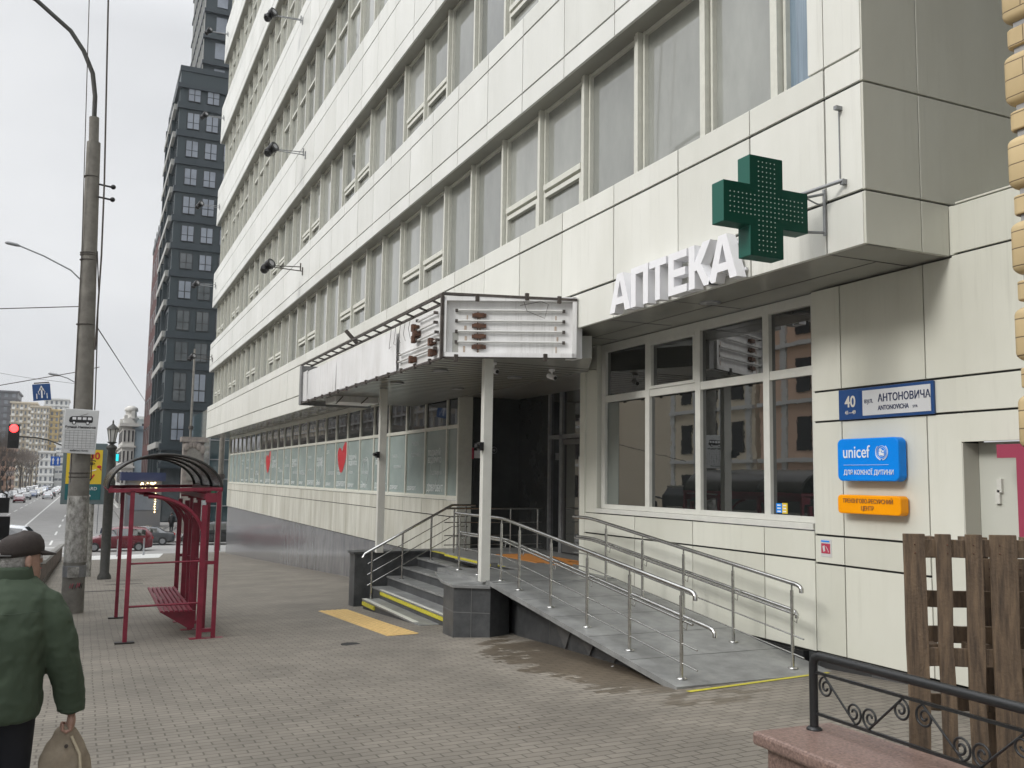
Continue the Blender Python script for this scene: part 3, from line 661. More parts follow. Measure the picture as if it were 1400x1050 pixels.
# ---------------------------------------------------------------- entrance stairs, walls, ramp
st = thing('entrance_stairs', (5.5, 16, -2.4), 'grey granite entrance steps with yellow edge strips between dark granite cheek walls', 'stairs')
risers = [(4.85, -2.29, 14.0, 17.35), (5.15, -2.115, 13.3, 17.75), (5.48, -1.94, 12.9, 17.9), (5.80, -1.765, 12.9, 17.9), (6.10, -1.59, 12.9, 17.9), (6.40, -1.43, 12.9, 17.9)]
for i, (x, z, a, b) in enumerate(risers):
    mb = MB(); x2 = risers[i+1][0]+.03 if i < 5 else 9.3
    mb.box(x+.02, x2, a, b, -2.62, z-.035, 1); mb.box(x-.0, x2-.004, a-.002, b+.002, z-.035, z, 0)
    build(mb, 'step', ['granite_step', 'granite_dark'], st, bevel=.004)
mb = MB()
mb.box(4.838, 4.87, 16.55, 17.33, -2.40, -2.335); mb.box(5.145, 5.165, 13.5, 17.2, -2.215, -2.155); build(mb, 'yellow_strip', 'yellow', st)
mb = MB(); mb.box(4.842, 4.93, 14.3, 17.34, -2.292, -2.284); mb.box(5.14, 5.20, 13.5, 17.2, -2.12, -2.11); build(mb, 'nosing', 'frame', st)
mb = MB(); mb.box(6.06, 6.18, 14.05, 16.2, -1.43, -1.37, 0); mb.box(6.05, 6.06, 14.05, 16.2, -1.42, -1.385, 1); mb.box(6.2, 6.32, 14.05, 17.4, -1.43, -1.425, 1)
build(mb, 'landing_edge', ['granite_step', 'yellow'], st)
mb = MB(); mb.box(4.83, 7.19, 17.9, 18.28, -2.75, -1.50, 1); mb.box(4.79, 7.19, 17.86, 18.32, -1.50, -1.455, 0); build(mb, 'cheek_wall', ['granite_dark', 'granite_dark'], st, bevel=.006)
mb = MB(); P = [(4.84, 12.96), (4.78, 12.39), (5.22, 12.10), (5.6, 12.3), (5.9, 12.9)]
mb.prism([(x, y, -2.5) for x, y in P][::-1], (0, 0, .97)); 
build(mb, 'cheek_block', 'granite_dark', st, bevel=.004)
mb = MB()
for (xa, ya, xb, yb) in ((4.78, 12.39, 5.22, 12.10), (4.84, 12.96, 4.78, 12.39)):
    dx, dy = xb-xa, yb-ya; l = math.hypot(dx, dy); ox, oy = dy/l*.002, -dx/l*.002
    if oy > 0 and xa != 4.84: ox, oy = -ox, -oy
    if xa == 4.84: ox, oy = -.002, 0
    mb.beam((xa+ox, ya+oy, -1.87), (xb+ox, yb+oy, -1.87), .004, .008)
mb.box(4.99, 4.998, 12.243, 12.249, -2.3, -1.53)
build(mb, 'block_joints', 'joint', st)
mb = MB(); mb.prism([(4.81, 12.99, -1.53), (4.75, 12.36, -1.53), (5.2, 12.06, -1.53), (5.5, 12.3, -1.53), (5.35, 13.3, -1.53), (5.15, 14.2, -1.53)][::-1], (0, 0, .04)); build(mb, 'block_cap', 'granite_step', st, bevel=.004)
mb = MB(); mb.box(5.21, 9.3, 12.0, 13.4, -1.50, -1.432); mb.prism([(5.21, 13.4, -1.50), (5.19, 14.2, -1.50), (5.45, 14.2, -1.50), (6.42, 13.4, -1.50)], (0, 0, .068)); build(mb, 'landing_slab', 'granite_step', st)
for (x, y, sx_, sy_) in ((7.55, 15.4, .45, .9), (7.55, 14.3, .3, .35)):
    mb = MB(); mb.box(x-sx_, x+sx_, y-sy_, y+sy_, -1.43, -1.422)
    for i in range(int(sx_*2/.1)):
        mb.box(x-sx_+.03+i*.1, x-sx_+.06+i*.1, y-sy_+.02, y+sy_-.02, -1.422, -1.417)
    tag(build(mb, 'tactile_mat', 'tactile_or', origin=(x, y, -1.43)), 'orange ribbed tactile mat in front of the entrance doors, the %s one' % ('larger' if sy_ > .5 else 'smaller'), 'mat', 'orange tactile mats')
# ramp
rp = thing('access_ramp', (6, 10, -2), 'long grey granite wheelchair ramp sloping from the entrance down to the pavement', 'ramp')
def rz(y): return -1.43-(12.1-y)*(.51/4.55) if y < 12.1 else -1.43
mb = MB(); ye = 7.55
vs = []
ys_ = [12.1, 11, 10, 9, 8.2, ye]
for y in ys_: xo_ = 5.2; vs += [(xo_, y, rz(y)), (7.16, y, rz(y)), (7.16, y, rz(y)-.06), (xo_, y, rz(y)-.06)]
n = len(ys_)
mb.add(vs, [(i*4+j, i*4+(j+1) % 4, (i+1)*4+(j+1) % 4, (i+1)*4+j) for i in range(n-1) for j in range(4)]+[(0, 3, 2, 1), (4*n-4, 4*n-3, 4*n-2, 4*n-1)])
build(mb, 'ramp_slab', 'granite_step', rp)
mb = MB()
for i in range(5):
    y = 11.9-i*.87; mb.add([(5.22, y, rz(y)+.002), (7.15, y, rz(y)+.002), (7.15, y-.008, rz(y-.008)+.002), (5.22, y-.008, rz(y-.008)+.002)], [(0, 1, 2, 3)])
build(mb, 'slab_joints', 'gap', rp)
mb = MB(); vs = []
pts = [(5.95, 12.9), (5.72, 12.5), (5.62, 12.0), (5.6, 11.0), (5.55, 10), (5.5, 9), (5.42, 8.1)]
for x, y in pts: vs += [(x, y, gz(x, y)-.1), (x, y, rz(min(y, 12.1))-.055)]
mb.add(vs, [(i*2, i*2+2, i*2+3, i*2+1) for i in range(len(pts)-1)], 0, True)
build(mb, 'ramp_side', 'granite_dark', rp)
for y in (11.6, 11.0, 10.4, 9.8, 9.2, 8.6):
    xx = 5.5+(y-9)*.05; mb = MB(); mb.beam((xx-.004, y, gz(xx, y)), (xx-.004, y, rz(y)-.06), .004, .012); build(mb, 'panel_joint', 'joint', rp)
for y, w_ in ((10.6, .34), (9.9, .28), (9.3, .30)):
    xx = 5.5+(y-9)*.05-.01; mb = MB(); mb.prism([(xx-.02, y+w_, rz(y)-.07), (xx-.02, y-w_, rz(y-w_)-.07), (xx-.03, y-w_*.4, gz(xx, y)+.02)], (.02, 0, 0)); build(mb, 'loose_slab', 'granite_dark_b', rp)
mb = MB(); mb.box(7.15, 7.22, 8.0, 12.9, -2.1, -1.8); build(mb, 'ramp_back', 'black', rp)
# stainless hand rails
def sphere_cap(mb, p, r): mb.ball(p, r, 0, 8, 6)
def railing(name, label, X, ys_, end, start, flip=1, mid=7.40):
    t = thing(name, (X, 10, rz(10)), label, 'handrail')
    for y in ys_:
        z = rz(y); mb = MB()
        mb.tube([(X, y, z), (X, y, z+.80)], .019, 10); mb.tube([(X, y, z+.62), (X, y, z+.86)], .010, 8)
        mb.lathe([(.055, 0), (.055, .008), (.03, .014)], (X, y, z), 14)
        mb.tube([(X, y, z+.5), (X+.06*flip, y, z+.46), (X+.075*flip, y, z+.55)], .007, 6)
        build(mb, 'post', 'steel', t)
    ya, yb = start, ys_[-1]
    def line(h, r, y0_, y1_, xo=0, bend=0, nm='rail'):
        mb = MB(); P = [(X+xo, y0_, rz(y0_)+h)]
        if y0_ > 12.1: P += [(X+xo, 12.3, rz(12.3)+h), (X+xo, 12.1, rz(12.1)+h-.004), (X+xo, 11.9, rz(11.9)+h)]
        P += [(X+xo, y1_, rz(y1_)+h)]
        if bend: P += [(X+xo, y1_-.05, rz(y1_-.05)+h-.01), (X+xo, y1_-.075, rz(y1_)+h-.04), (X+xo, y1_-.075, rz(y1_)+h-.08)]
        mb.tube(P, r, 10); sphere_cap(mb, P[0], r); return build(mb, nm, 'steel', t)
    line(.875, .024, ya, end-.02, 0, 1, 'top_rail')
    line(.575, .021, ya, mid, .075*flip, 1, 'middle_rail')
    line(.555, .013, ya, end-.02, .02*flip, 0, 'lower_rail')
    line(.34, .008, ya, end-.12); line(.15, .008, ya, end-.12)
    return t
railing('ramp_railing', 'stainless steel railing along the open outer edge of the ramp', 5.40, [13.8, 12.99, 12.16, 11.55, 10.6, 9.66, 8.72, 7.76], 7.62, 13.95)
railing('ramp_railing', 'stainless steel railing along the ramp on the wall side under the pharmacy windows', 6.80, [11.62, 10.66, 9.72, 8.75, 7.77], 7.72, 12.6, mid=7.86)
t = thing('stair_railing', (5.5, 17.5, -2.2), 'stainless steel stair railing climbing beside the left cheek wall', 'handrail')
for (x, z, b) in ((5.0, -1.40, -2.29), (5.6, -1.07, -1.94), (6.18, -.74, -1.59), (6.9, -.53, -1.43)):
    mb = MB(); mb.tube([(x, 17.3, b), (x, 17.3, z)], .019, 10); mb.lathe([(.05, 0), (.05, .01)], (x, 17.3, b), 12); build(mb, 'post', 'steel', t)
mb = MB(); mb.tube([(4.82, 17.3, -1.52), (4.86, 17.3, -1.45), (6.6, 17.3, -.53), (7.1, 17.3, -.53)], .024, 10); build(mb, 'top_rail', 'steel', t)
for dz in (.22, .42, .62):
    mb = MB(); mb.tube([(4.92, 17.3, -1.42-dz), (6.6, 17.3, -.53-dz), (6.95, 17.3, -.53-dz)], .009, 6); build(mb, 'rail', 'steel', t)
t = thing('door_railing', (7, 16.4, -1.43), 'low steel railing standing on the landing in front of the dark wall', 'handrail')
for x in (6.5, 7.1, 7.7, 8.3):
    mb = MB(); mb.tube([(x, 16.9, -1.43), (x, 16.9, -.58)], .018, 8); build(mb, 'post', 'steel', t)
for z in (-.58, -.85, -1.1, -1.28):
    mb = MB(); mb.tube([(6.3, 16.9, z), (8.4, 16.9, z)], .02 if z > -.6 else .01, 8); build(mb, 'rail', 'steel', t)
# tactile strip and yellow line on the pavement
mb = MB()
def gq(x, y, dz): return (x, y, gz(x, y)+dz)
for i in range(24):
    a = 13.05+i*(4.38/24); b = a+4.38/24-.012
    xa = 4.03; xb = 4.50+.08*(i/24)
    mb.add([gq(xa, a, .004), gq(xb, a, .004), gq(xb, b, .004), gq(xa, b, .004)], [(0, 1, 2, 3)])
    for j in range(5):
        x = xa+.04+j*.1; mb.add([gq(x, a+.01, .010), gq(x+.045, a+.01, .010), gq(x+.045, b-.01, .010), gq(x, b-.01, .010)], [(0, 1, 2, 3)])
tag(build(mb, 'tactile_strip', 'tactile', origin=(4.3, 15, gz(4.3, 15))), 'long strip of yellow tactile tiles set in the pavement before the steps', 'tactile paving')
mb = MB(); mb.add([gq(5.22, 7.36, .005), gq(7.05, 7.50, .005), gq(7.05, 7.56, .005), gq(5.22, 7.43, .005)], [(0, 1, 2, 3)])
tag(build(mb, 'yellow_line', 'yellow', origin=(6, 7.4, gz(6, 7.4))), 'thin painted yellow line across the foot of the ramp', 'line')
# ---------------------------------------------------------------- letters, cross, wall signs
t = thing('pharmacy_lettering', (XO-.1, 9, 2.17), 'big white three-dimensional letters АПТЕКА along the bottom of the cladding', 'sign')
def letter(ch, y0, y1, strokes):
    mb = MB()
    for P in strokes: mb.prism([(XO-.17, y0+(y1-y0)*a, 2.125+b*.49) for a, b in P], (.12, 0, 0))
    build(mb, 'letter', 'white', t)
Aa = [[(0, 0), (.25, 0), (.5, .80), (.5, 1), (.36, 1)], [(.5, .80), (.75, 0), (1, 0), (.64, 1), (.5, 1)], [(.314, .20), (.686, .20), (.63, .38), (.37, .38)]]
def box_(a, b, c, d): return [(a, c), (b, c), (b, d), (a, d)]
sp = [('А', 10.14, 9.62, Aa), ('П', 9.60, 9.20, [box_(0, .28, 0, 1), box_(.72, 1, 0, 1), box_(.28, .72, .82, 1)]),
      ('Т', 9.17, 8.80, [box_(0, 1, .82, 1), box_(.36, .64, 0, .82)]), ('Е', 8.75, 8.37, [box_(0, .3, 0, 1), box_(.3, 1, .82, 1), box_(.3, .92, .41, .59), box_(.3, 1, 0, .18)]),
      ('К', 8.33, 7.90, [box_(0, .27, 0, 1), [(.27, .60), (.64, 1), (.98, 1), (.56, .52), (1, 0), (.68, 0), (.37, .40), (.27, .40)]]), ('А', 7.95, 7.44, Aa)]
for ch, a, b, c in sp: letter(ch, 10.16+(a-10.14)*.955, 10.16+(b-10.14)*.955, c)
mb = MB(); mb.beam((XO-.03, 10.0, 2.22), (XO-.03, 7.6, 2.22), .03, .03); mb.beam((XO-.03, 10.0, 2.53), (XO-.03, 7.6, 2.53), .03, .03); build(mb, 'mounting_rail', 'white', t)
t = thing('pharmacy_cross', (5.37, 6.5, 2.45), 'dark green pharmacy cross with rows of tiny lights jutting from the facade', 'sign')
cx, cz, yc, hw, ar, dp = 5.40, 2.463, 6.42, .475, .187, .17
P = [(-ar, hw*.97), (ar, hw*.97), (ar, ar), (hw, ar), (hw, -ar), (ar, -ar), (ar, -hw*.97), (-ar, -hw*.97), (-ar, -ar), (-hw, -ar), (-hw, ar), (-ar, ar)]
mb = MB(); mb.prism([(cx+a, yc, cz+b) for a, b in P], (0, dp, 0)); n = 12
mb.m[-1] = 0
for i in range(2, 14): mb.m[i] = 1
build(mb, 'cross_body', ['green', 'green_side'], t, bevel=.006)
mb = MB()
for i in range(-9, 10):
    for j in range(-9, 10):
        a, b = i*.045, j*.045
        if abs(i) > 9 or abs(j) > 9: continue
        if (abs(a) < ar-.06) or (abs(b) < ar-.06): mb.box(cx+a-.0045, cx+a+.0045, yc-.004, yc-.0005, cz+b-.0045, cz+b+.0045)
build(mb, 'led_dots', 'led', t)
mb = MB(); mb.tube([(XO-.03, 6.47, 2.30), (XO-.03, 6.47, 2.74)], .016, 8); mb.tube([(cx+hw, 6.5, 2.63), (XO-.03, 6.47, 2.70)], .014, 6); mb.tube([(cx+hw, 6.5, 2.31), (XO-.03, 6.47, 2.33)], .014, 6)
mb.tube([(cx+hw-.02, 6.52, 2.66), (XO-.03, 6.22, 2.76)], .018, 6); mb.tube([(cx+hw, 6.45, 2.62), (6.0, 6.44, 2.58), (XO-.02, 6.5, 2.60)], .008, 5)
build(mb, 'bracket', 'galv', t)
mb = MB(); mb.box(XO-.05, XO-.0, 6.21, 6.25, 2.72, 2.77); mb.box(XO-.07, XO-.0, 6.25, 6.29, 3.44, 3.475); mb.beam((XO-.006, 6.29, 2.8), (XO-.006, 6.29, 3.45), .012, .004)
tag(build(mb, 'sign_bracket', 'galv', origin=(XO, 6.25, 3.1)), 'leftover rusty metal bracket on the corner cladding beside the cross', 'bracket')
# street name plate
t = thing('street_name_plate', (XW, 6.8, .83), 'blue and white enamel street name plate with house number 40', 'sign')
X = XW-.03
mb = MB(); mb.box(X, XW-.004, 6.22, 7.43, .67, .985); build(mb, 'plate', 'blue', t, bevel=.005)
mb = MB(); mb.box(X-.004, X-.0005, 6.25, 7.095, .70, .955); build(mb, 'white_field', mat('signwhite', (.60, .61, .62), .35), t)
mb = MB(); mb.text('АНТОНОВИЧА', (X-.005, 6.89, .83), FR, FU, .105, .003, 0, bold=.0015, xscale=.86); mb.text('ANTONOVICHA', (X-.005, 6.89, .745), FR, FU, .066, .003, 0, bold=.001, xscale=.78); mb.text('вул.', (X-.005, 7.07, .825), FR, FU, .07, .003, 0, xscale=.9); mb.text('STR.', (X-.005, 6.46, .745), FR, FU, .034, .003, 0)
build(mb, 'street_name', 'navytxt', t)
mb = MB(); mb.text('40', (X-.001, 7.265, .80), FR, FU, .165, .003, 0, bold=.003, align='CENTER', xscale=.9); mb.text('41—49', (X-.001, 7.265, .725), FR, FU, .055, .003, 0, bold=.0008, align='CENTER', xscale=.9)
build(mb, 'house_number', mat('numwhite', (.66, .62, .55), .5), t)
def roundbox(y0, y1, z0, z1, r, x0, x1, n=6):
    P = []
    for (cy, cz_, a0) in ((y1-r, z1-r, 0), (y0+r, z1-r, 90), (y0+r, z0+r, 180), (y1-r, z0+r, 270)):
        for i in range(n+1):
            a = R(a0+90*i/n); P.append((cy+r*math.cos(a), cz_+r*math.sin(a)))
    return [(x0, y, z) for y, z in P]
def lightbox(name, label, y0, y1, z0, z1, m, r=.06):
    t = thing(name, (XW, (y0+y1)/2, (z0+z1)/2), label, 'sign')
    mb = MB(); mb.prism(roundbox(y0, y1, z0, z1, r, XW-.13, 0), (.11, 0, 0)); build(mb, 'case', m, t, bevel=.012); return t
t = lightbox('charity_sign', 'bright blue rounded light box reading unicef with globe emblem', 6.56, 7.36, .035, .465, 'bluebright')
X = XW-.132; mb = MB()
mb.text('unicef', (X, 7.28, .27), FR, FU, .175, .004, 0, bold=.0012, xscale=.86); mb.text('ДЛЯ КОЖНОЇ ДИТИНИ', (X, 7.27, .10), FR, FU, .066, .004, 0, bold=.0005, xscale=.86)
mb.box(X-.003, X, 6.68, 7.27, .195, .198)
build(mb, 'lettering', mat('signtxt', (.75, .8, .85), .5), t)
mb = MB(); cy, cz2 = 6.765, .32
def ring(mb, cy, cz_, r, t=.004, n=20, X=X, m=0, a0=0, a1=360): mb.tube([(X-.001, cy+r*math.cos(R(a0+(a1-a0)*i/n)), cz_+r*math.sin(R(a0+(a1-a0)*i/n))) for i in range(n+1)], t, 4, m, cap=False)
ring(mb, cy, cz2, .062, .0025); ring(mb, cy, cz2, .045, .002)
mb.lathe([(.016, 0), (.016, -.003)], (X, cy+.012, cz2+.02), 12, 0, 'x'); mb.lathe([(.011, 0), (.011, -.003)], (X, cy-.018, cz2+.008), 12, 0, 'x')
mb.prism([(X, cy+.03, cz2-.03), (X, cy+.035, cz2+.005), (X, cy+.01, cz2+.008), (X, cy-.005, cz2-.01), (X, cy-.03, cz2-.005), (X, cy-.028, cz2-.035)], (-.003, 0, 0))
ring(mb, cy, cz2, .076, .006, 12, a0=200, a1=262); ring(mb, cy, cz2, .076, .006, 12, a0=278, a1=340); ring(mb, cy, cz2, .076, .005, 12, a0=130, a1=200); ring(mb, cy, cz2, .076, .005, 12, a0=-20, a1=50)
build(mb, 'emblem', mat('signtxt', (.75, .8, .85), .5), t)
t = lightbox('training_centre_sign', 'orange rounded light box with small brown lettering under the blue one', 6.55, 7.37, -.295, -.105, 'orange', .04)
mb = MB(); mb.text('ТРЕНІНГОВО-РЕСУРСНИЙ', (X, 6.965, -.185), FR, FU, .060, .004, 0, align='CENTER', xscale=.84); mb.text('ЦЕНТР', (X, 6.965, -.255), FR, FU, .060, .004, 0, align='CENTER', xscale=.84); build(mb, 'lettering', 'brown_txt', t)
mb = MB(); mb.box(XW-.0045, XW-.002, 7.60, 7.76, -.77, -.585, 0); mb.box(XW-.007, XW-.0045, 7.62, 7.75, -.735, -.63, 1); mb.box(XW-.007, XW-.0045, 7.63, 7.75, -.615, -.60, 2)
mb.prism([(XW-.0085, 7.73, -.66), (XW-.0085, 7.70, -.65), (XW-.0085, 7.69, -.71), (XW-.0085, 7.72, -.72)], (.001, 0, 0), 0); mb.tube([(XW-.009, 7.68, -.66), (XW-.009, 7.65, -.70), (XW-.009, 7.64, -.72)], .004, 4, 0)
tag(build(mb, 'sticker', [mat('paper', (.55, .55, .54), .6), 'pink', 'bluebright'], origin=(XW, 7.68, -.68)), 'small pink and white paper notice on the cladding right of the ramp', 'sticker')
t = thing('shop_letter', (XW, 5.2, 0), 'big crimson letter T mounted over the grey side door', 'letter')
mb = MB(); mb.box(XW-.13, XW-.09, 4.55, 5.50, .245, .36, 0); mb.box(XW-.13, XW-.09, 4.95, 5.32, -.55, .245, 0); build(mb, 'letter_face', mat('crimson', (.33, .045, .09), .5), t)
mb = MB(); mb.box(XW-.09, XW+.2, 5.0, 5.03, -.3, -.27); mb.box(XW-.09, XW-.0, 5.0, 5.03, .25, .28); build(mb, 'stand_off', 'galv', t)
mb = MB(); X = X1+.018; mb.box(X-.004, X, 8.50, 8.60, -.34, -.23, 0); mb.box(X-.004, X, 8.60-.19, 8.498, -.345, -.225, 1)
for i in range(3):
    mb.box(X-.006, X-.004, 8.52, 8.58, -.33+i*.035, -.315+i*.035, 2); mb.box(X-.006, X-.004, 8.43, 8.48, -.33+i*.035, -.315+i*.035, 2)
tag(build(mb, 'sticker', ['bluebright', 'poster_y', 'white'], origin=(X, 8.5, -.28)), 'blue and yellow sticker in the lower corner of the pharmacy window', 'sticker')
# floodlights on brackets 
def flood(x, y, z, lab, L_=1.0, small=False):
    t = thing('floodlight', (x, y, z), lab, 'floodlight', 'floodlights on brackets along the facade')
    mb = MB()
    for dy, dz in ((0, .12), (-.35, -.1)):
        mb.tube([(XO, y+dy, z+dz), (XO-L_, y+dy*.3, z+.02+dz*.3)], .017, 6); mb.box(XO-.03, XO, y+dy-.03, y+dy+.03, z+dz-.13, z+dz+.13)
    build(mb, 'bracket', 'rustframe' if z < 9 else 'galv', t)
    c = Vector((XO-L_-.08, y-.05, z+.05)); dd = Vector((.5, -.75, .35)).normalized()
    mb = MB(); mb.tube([c-dd*.24, c-dd*.20, c-dd*.02, c, c+dd*.14, c+dd*.16], [.06, .13, .13, .16, .17, .17], 14); mb.ball(c+Vector((-.12, .05, -.17)), (.13, .15, .12)); mb.tube([c+Vector((-.2, 0, -.2)), c+Vector((-.2, -.12, -.12))], .07, 8); mb.tube([c+Vector((.12, 0, -.12)), c+Vector((.12, 0, .18))], .03, 6)
    mb.tube([c+Vector((0, 0, -.2)), c+Vector((0, 0, .02))], .02, 6)
    build(mb, 'housing', 'black', t)
    mb = MB(); mb.tube([c+dd*.150, c+dd*.166], .09, 14); build(mb, 'lens', mat('lens', (.30, .30, .31), .1), t)
nm = ['lowest', 'middle', 'topmost']
for i, (y, z) in enumerate(((30.9, 6.9), (31.2, 11.0), (32.6, 16.45))): flood(0, y, z, 'black floodlight on a bracket in the nearer column, %s of three' % nm[i])
nm = ['lowest', 'second from the bottom', 'third from the bottom', 'fourth from the bottom', 'topmost']
for i, (y, z) in enumerate(((55.5, 6.65), (55.5, 10.9), (55.5, 15.6), (55.5, 21.0), (55.5, 26.2))): flood(0, y, z, 'small floodlight on the far end of the building, %s' % nm[i])
# ---------------------------------------------------------------- bus shelter
g_ = gz(1.2, 16)
sh = thing('bus_shelter', (1.2, 16.2, g_), 'crimson steel bus shelter with barrel roof of dark smoky plastic, its side panels missing', 'bus shelter')
SY = [14.35, 15.65, 17.0, 18.3]
XA, XB, XC = .60, 1.60, 1.79
def zt_(y): return -.25-.0*(y-14)
for i, y in enumerate(SY):
    gy = gz(1, y)
    if i in (0, 3):
        mb = MB(); mb.box(XA-.03, XA+.03, y-.03, y+.03, gy, zt_(y), 0); mb.box(XA-.13, XA+.13, y-.06, y+.06, gy, gy+.02, 1); build(mb, 'post', ['red', 'rib'], sh, bevel=.004)
    mb = MB(); mb.box(XB-.045, XB+.03, y-.035, y+.035, gy, zt_(y)-.2, 0)
    # curved arm from the inner column up to the roof
    P = [(XB-.008, y, zt_(y)-.95)]+[(XB-.01-.78*(1-math.cos(R(a))), y, zt_(y)-.68+.60*math.sin(R(a))) for a in range(0, 91, 10)]
    mb.tube(P, .028, 8)
    mb.box(XB-.14, XC+.14, y-.06, y+.06, gy, gy+.02, 0)
    build(mb, 'frame', 'red', sh, bevel=.003)
    mb = MB(); mb.box(XC-.03, XC+.03, y-.03, y+.03, gy, zt_(y)); 
    for z in (gy+.10, gy+1.07): mb.box(XB+.03, XC-.03, y-.025, y+.025, z, z+.05)
    mb.box(XB-.0, XC-.03, y-.02, y+.02, zt_(y)-.16, zt_(y)-.02)
    build(mb, 'post', 'red', sh, bevel=.003)
for y in (SY[0], SY[-1]):
    mb = MB(); mb.box(.28, 1.83, y-.03, y+.03, zt_(y), zt_(y)+.07) if False else mb.prism([(.28, y-.03, zt_(y)-.03), (1.83, y-.03, zt_(y)+.01), (1.83, y-.03, zt_(y)+.06), (.28, y-.03, zt_(y)+.03)][::-1], (0, .06, 0))
    build(mb, 'cross_beam', 'red', sh, bevel=.004)
    if y != SY[0]: continue
    mb = MB(); mb.tube([(XA, y, gz(1, y)+1.10), (XB, y, gz(1, y)+1.12)], .014, 6); mb.tube([(XA, y, gz(1, y)+.50), (XB, y, gz(1, y)+.52)], .016, 6); build(mb, 'cross_bar', 'red', sh)
for x in (.30, 1.81):
    mb = MB(); mb.box(x-.03, x+.03, SY[0], SY[-1], -.25, -.19); build(mb, 'edge_beam', 'red', sh)
mb = MB(); mb.box(XA-.02, XA+.02, SY[0], SY[-1], -.33, -.27); mb.box(XB-.02, XB+.02, SY[0], SY[-1], -.36, -.29); build(mb, 'edge_beam', 'red', sh)
def arc(y, dr=0, n=24): return [(1.045-(.775+dr)*math.cos(math.pi*i/n), y, -.22+(.50+dr)*math.sin(math.pi*i/n)) for i in range(n+1)]
for y in SY:
    mb = MB(); mb.tube(arc(y, .0), .022, 6); build(mb, 'roof_rib', 'rib', sh)
for a, b in zip(SY[:-1], SY[1:]):
    mb = MB(); p = arc(a+.02, .014); q = arc(b-.02, .014); p2 = arc(a+.02, .008); q2 = arc(b-.02, .008); n = len(p)
    mb.add(p+q, [(i, i+n, i+n+1, i+1) for i in range(n-1)], 0, True); mb.add(p2+q2, [(i, i+1, i+n+1, i+n) for i in range(n-1)], 0, True); build(mb, 'roof_panel', 'poly', sh)
mb = MB()
for i in range(7): mb.box(1.08+i*.068, 1.08+i*.068+.045, 14.75, 17.9, gz(1, 16.3)+.445, gz(1, 16.3)+.47)
build(mb, 'bench_seat', 'red', sh)
for y in (14.85, 16.3, 17.75):
    z = gz(1, 16.3)+.445
    mb = MB(); mb.prism([(1.08, y-.02, z), (1.58, y-.02, z), (1.58, y-.02, z-.25), (1.5, y-.02, z-.26)][::-1], (0, .04, 0)); build(mb, 'bench_bracket', 'red', sh)
# ---------------------------------------------------------------- concrete lamp pole with the stop plate
px, py = -.13, 20.0; g_ = gz(px, py)
lp = thing('lamp_pole', (px, py, g_), 'tall concrete lamp pole with curved steel arm, its lower part covered in torn posters', 'lamp post')
mb = MB(); mb.tube([(px, py, g_), (px-.02, py, .8), (px-.10, py, 4.6), (px-.14, py, 6.63)], [.205, .18, .145, .128], 20)
build(mb, 'pole', 'concrete', lp)
mb = MB(); mb.tube([(px-.14, py, 6.63), (px-.16, py, 7.15)], .095, 14); build(mb, 'sleeve', 'concrete', lp)
mb = MB(); mb.tube([(px-.16, py, 7.1), (-.30, py, 7.6), (-.37, py, 8.07), (-.56, py, 8.5), (-.82, py, 8.87), (-1.47, py, 9.37), (-2.3, py, 9.75), (-3.0, py, 9.9)], .045, 8); build(mb, 'arm', 'darkpole', lp)
mb = MB(); mb.tube([(-3.0, py, 9.9), (-3.1, py, 9.92), (-3.6, py, 9.98), (-3.75, py, 9.98)], [.05, .12, .14, .05], 10); build(mb, 'lamp_head', 'galv', lp)
mb = MB(); mb.tube([(px, py, -1.72), (px-.01, py, -.45)], [.206, .196], 20); mb.tube([(px, py, -2.0), (px, py, -1.78)], .211, 20, 1); mb.box(px-.12, px+.08, py-.222, py-.20, -2.0, -1.8, 0)
build(mb, 'old_posters', ['posters', 'galv'], lp)
mb = MB()
for z, r in ((-.1, .19), (-.02, .192), (4.3, .155), (4.34, .155), (5.9, .142), (4.2, .156), (2.9, .17)): mb.lathe([(r, 0), (r+.006, .01), (r, .02)], (px-.02-.02*max(0, z), py, z), 16)
mb.tube([(px+.19, py-.02, -.1), (px+.18, py-.03, 1.4), (px+.12, py-.05, 3.6), (px+.05, py-.06, 4.4)], .012, 5)
build(mb, 'wire_bands', 'rustframe', lp)
mb = MB(); mb.box(px+.06, px+.10, py-.2, py-.14, 3.0, 6.0) if False else None
for z in (5.76, 5.5): mb.tube([(px, py-.1, z), (px+.28, py-.1, z-.03)], .02, 6); mb.ball((px+.27, py-.1, z-.02), .05)
build(mb, 'insulator', 'black', lp)
t = thing('stop_plate', (px, py-.25, .8), 'white bus stop plate with a black bus pictogram and timetable, fixed to the concrete pole', 'sign')
mb = MB(); mb.obox((px-.05, py-.24, .79), ((1, 0, -.03), (0, 1, 0), (.03, 0, 1)), (.30, .012, .43)); build(mb, 'plate', mat('plate', (.62, .63, .63), .4, var=.1), t, bevel=.01)
mb = MB(); X0, Yp = px-.05, py-.256
mb.prism([(X0+a, Yp, .79+b) for a, b in [(-.19, .17), (.19, .17), (.21, .19), (.21, .27), (.19, .30), (-.16, .29), (-.20, .26), (-.21, .20)]], (0, .003, 0), 0)
for a in (-.15, -.06, .03, .12): mb.box(X0+a, X0+a+.065, Yp-.003, Yp, .79+.225, .79+.275, 1)
for a in (-.12, .12): mb.lathe([(.036, 0), (.036, -.004)], (X0+a, Yp, .79+.165), 14, 0, 'y'); mb.lathe([(.022, 0), (.022, -.006)], (X0+a, Yp, .79+.165), 12, 1, 'y')
mb.tube([(X0-.02, Yp, 1.09), (X0+.12, Yp, 1.14)], .003, 4, 0)
mb.text('Вулиця Жилянська', (X0, Yp, .855), YR, FU, .058, .002, 0, bold=.002, align='CENTER')
for i in range(8): mb.box(X0-.26, X0+.26, Yp, Yp+.003, .46+i*.05, .4625+i*.05, 0)
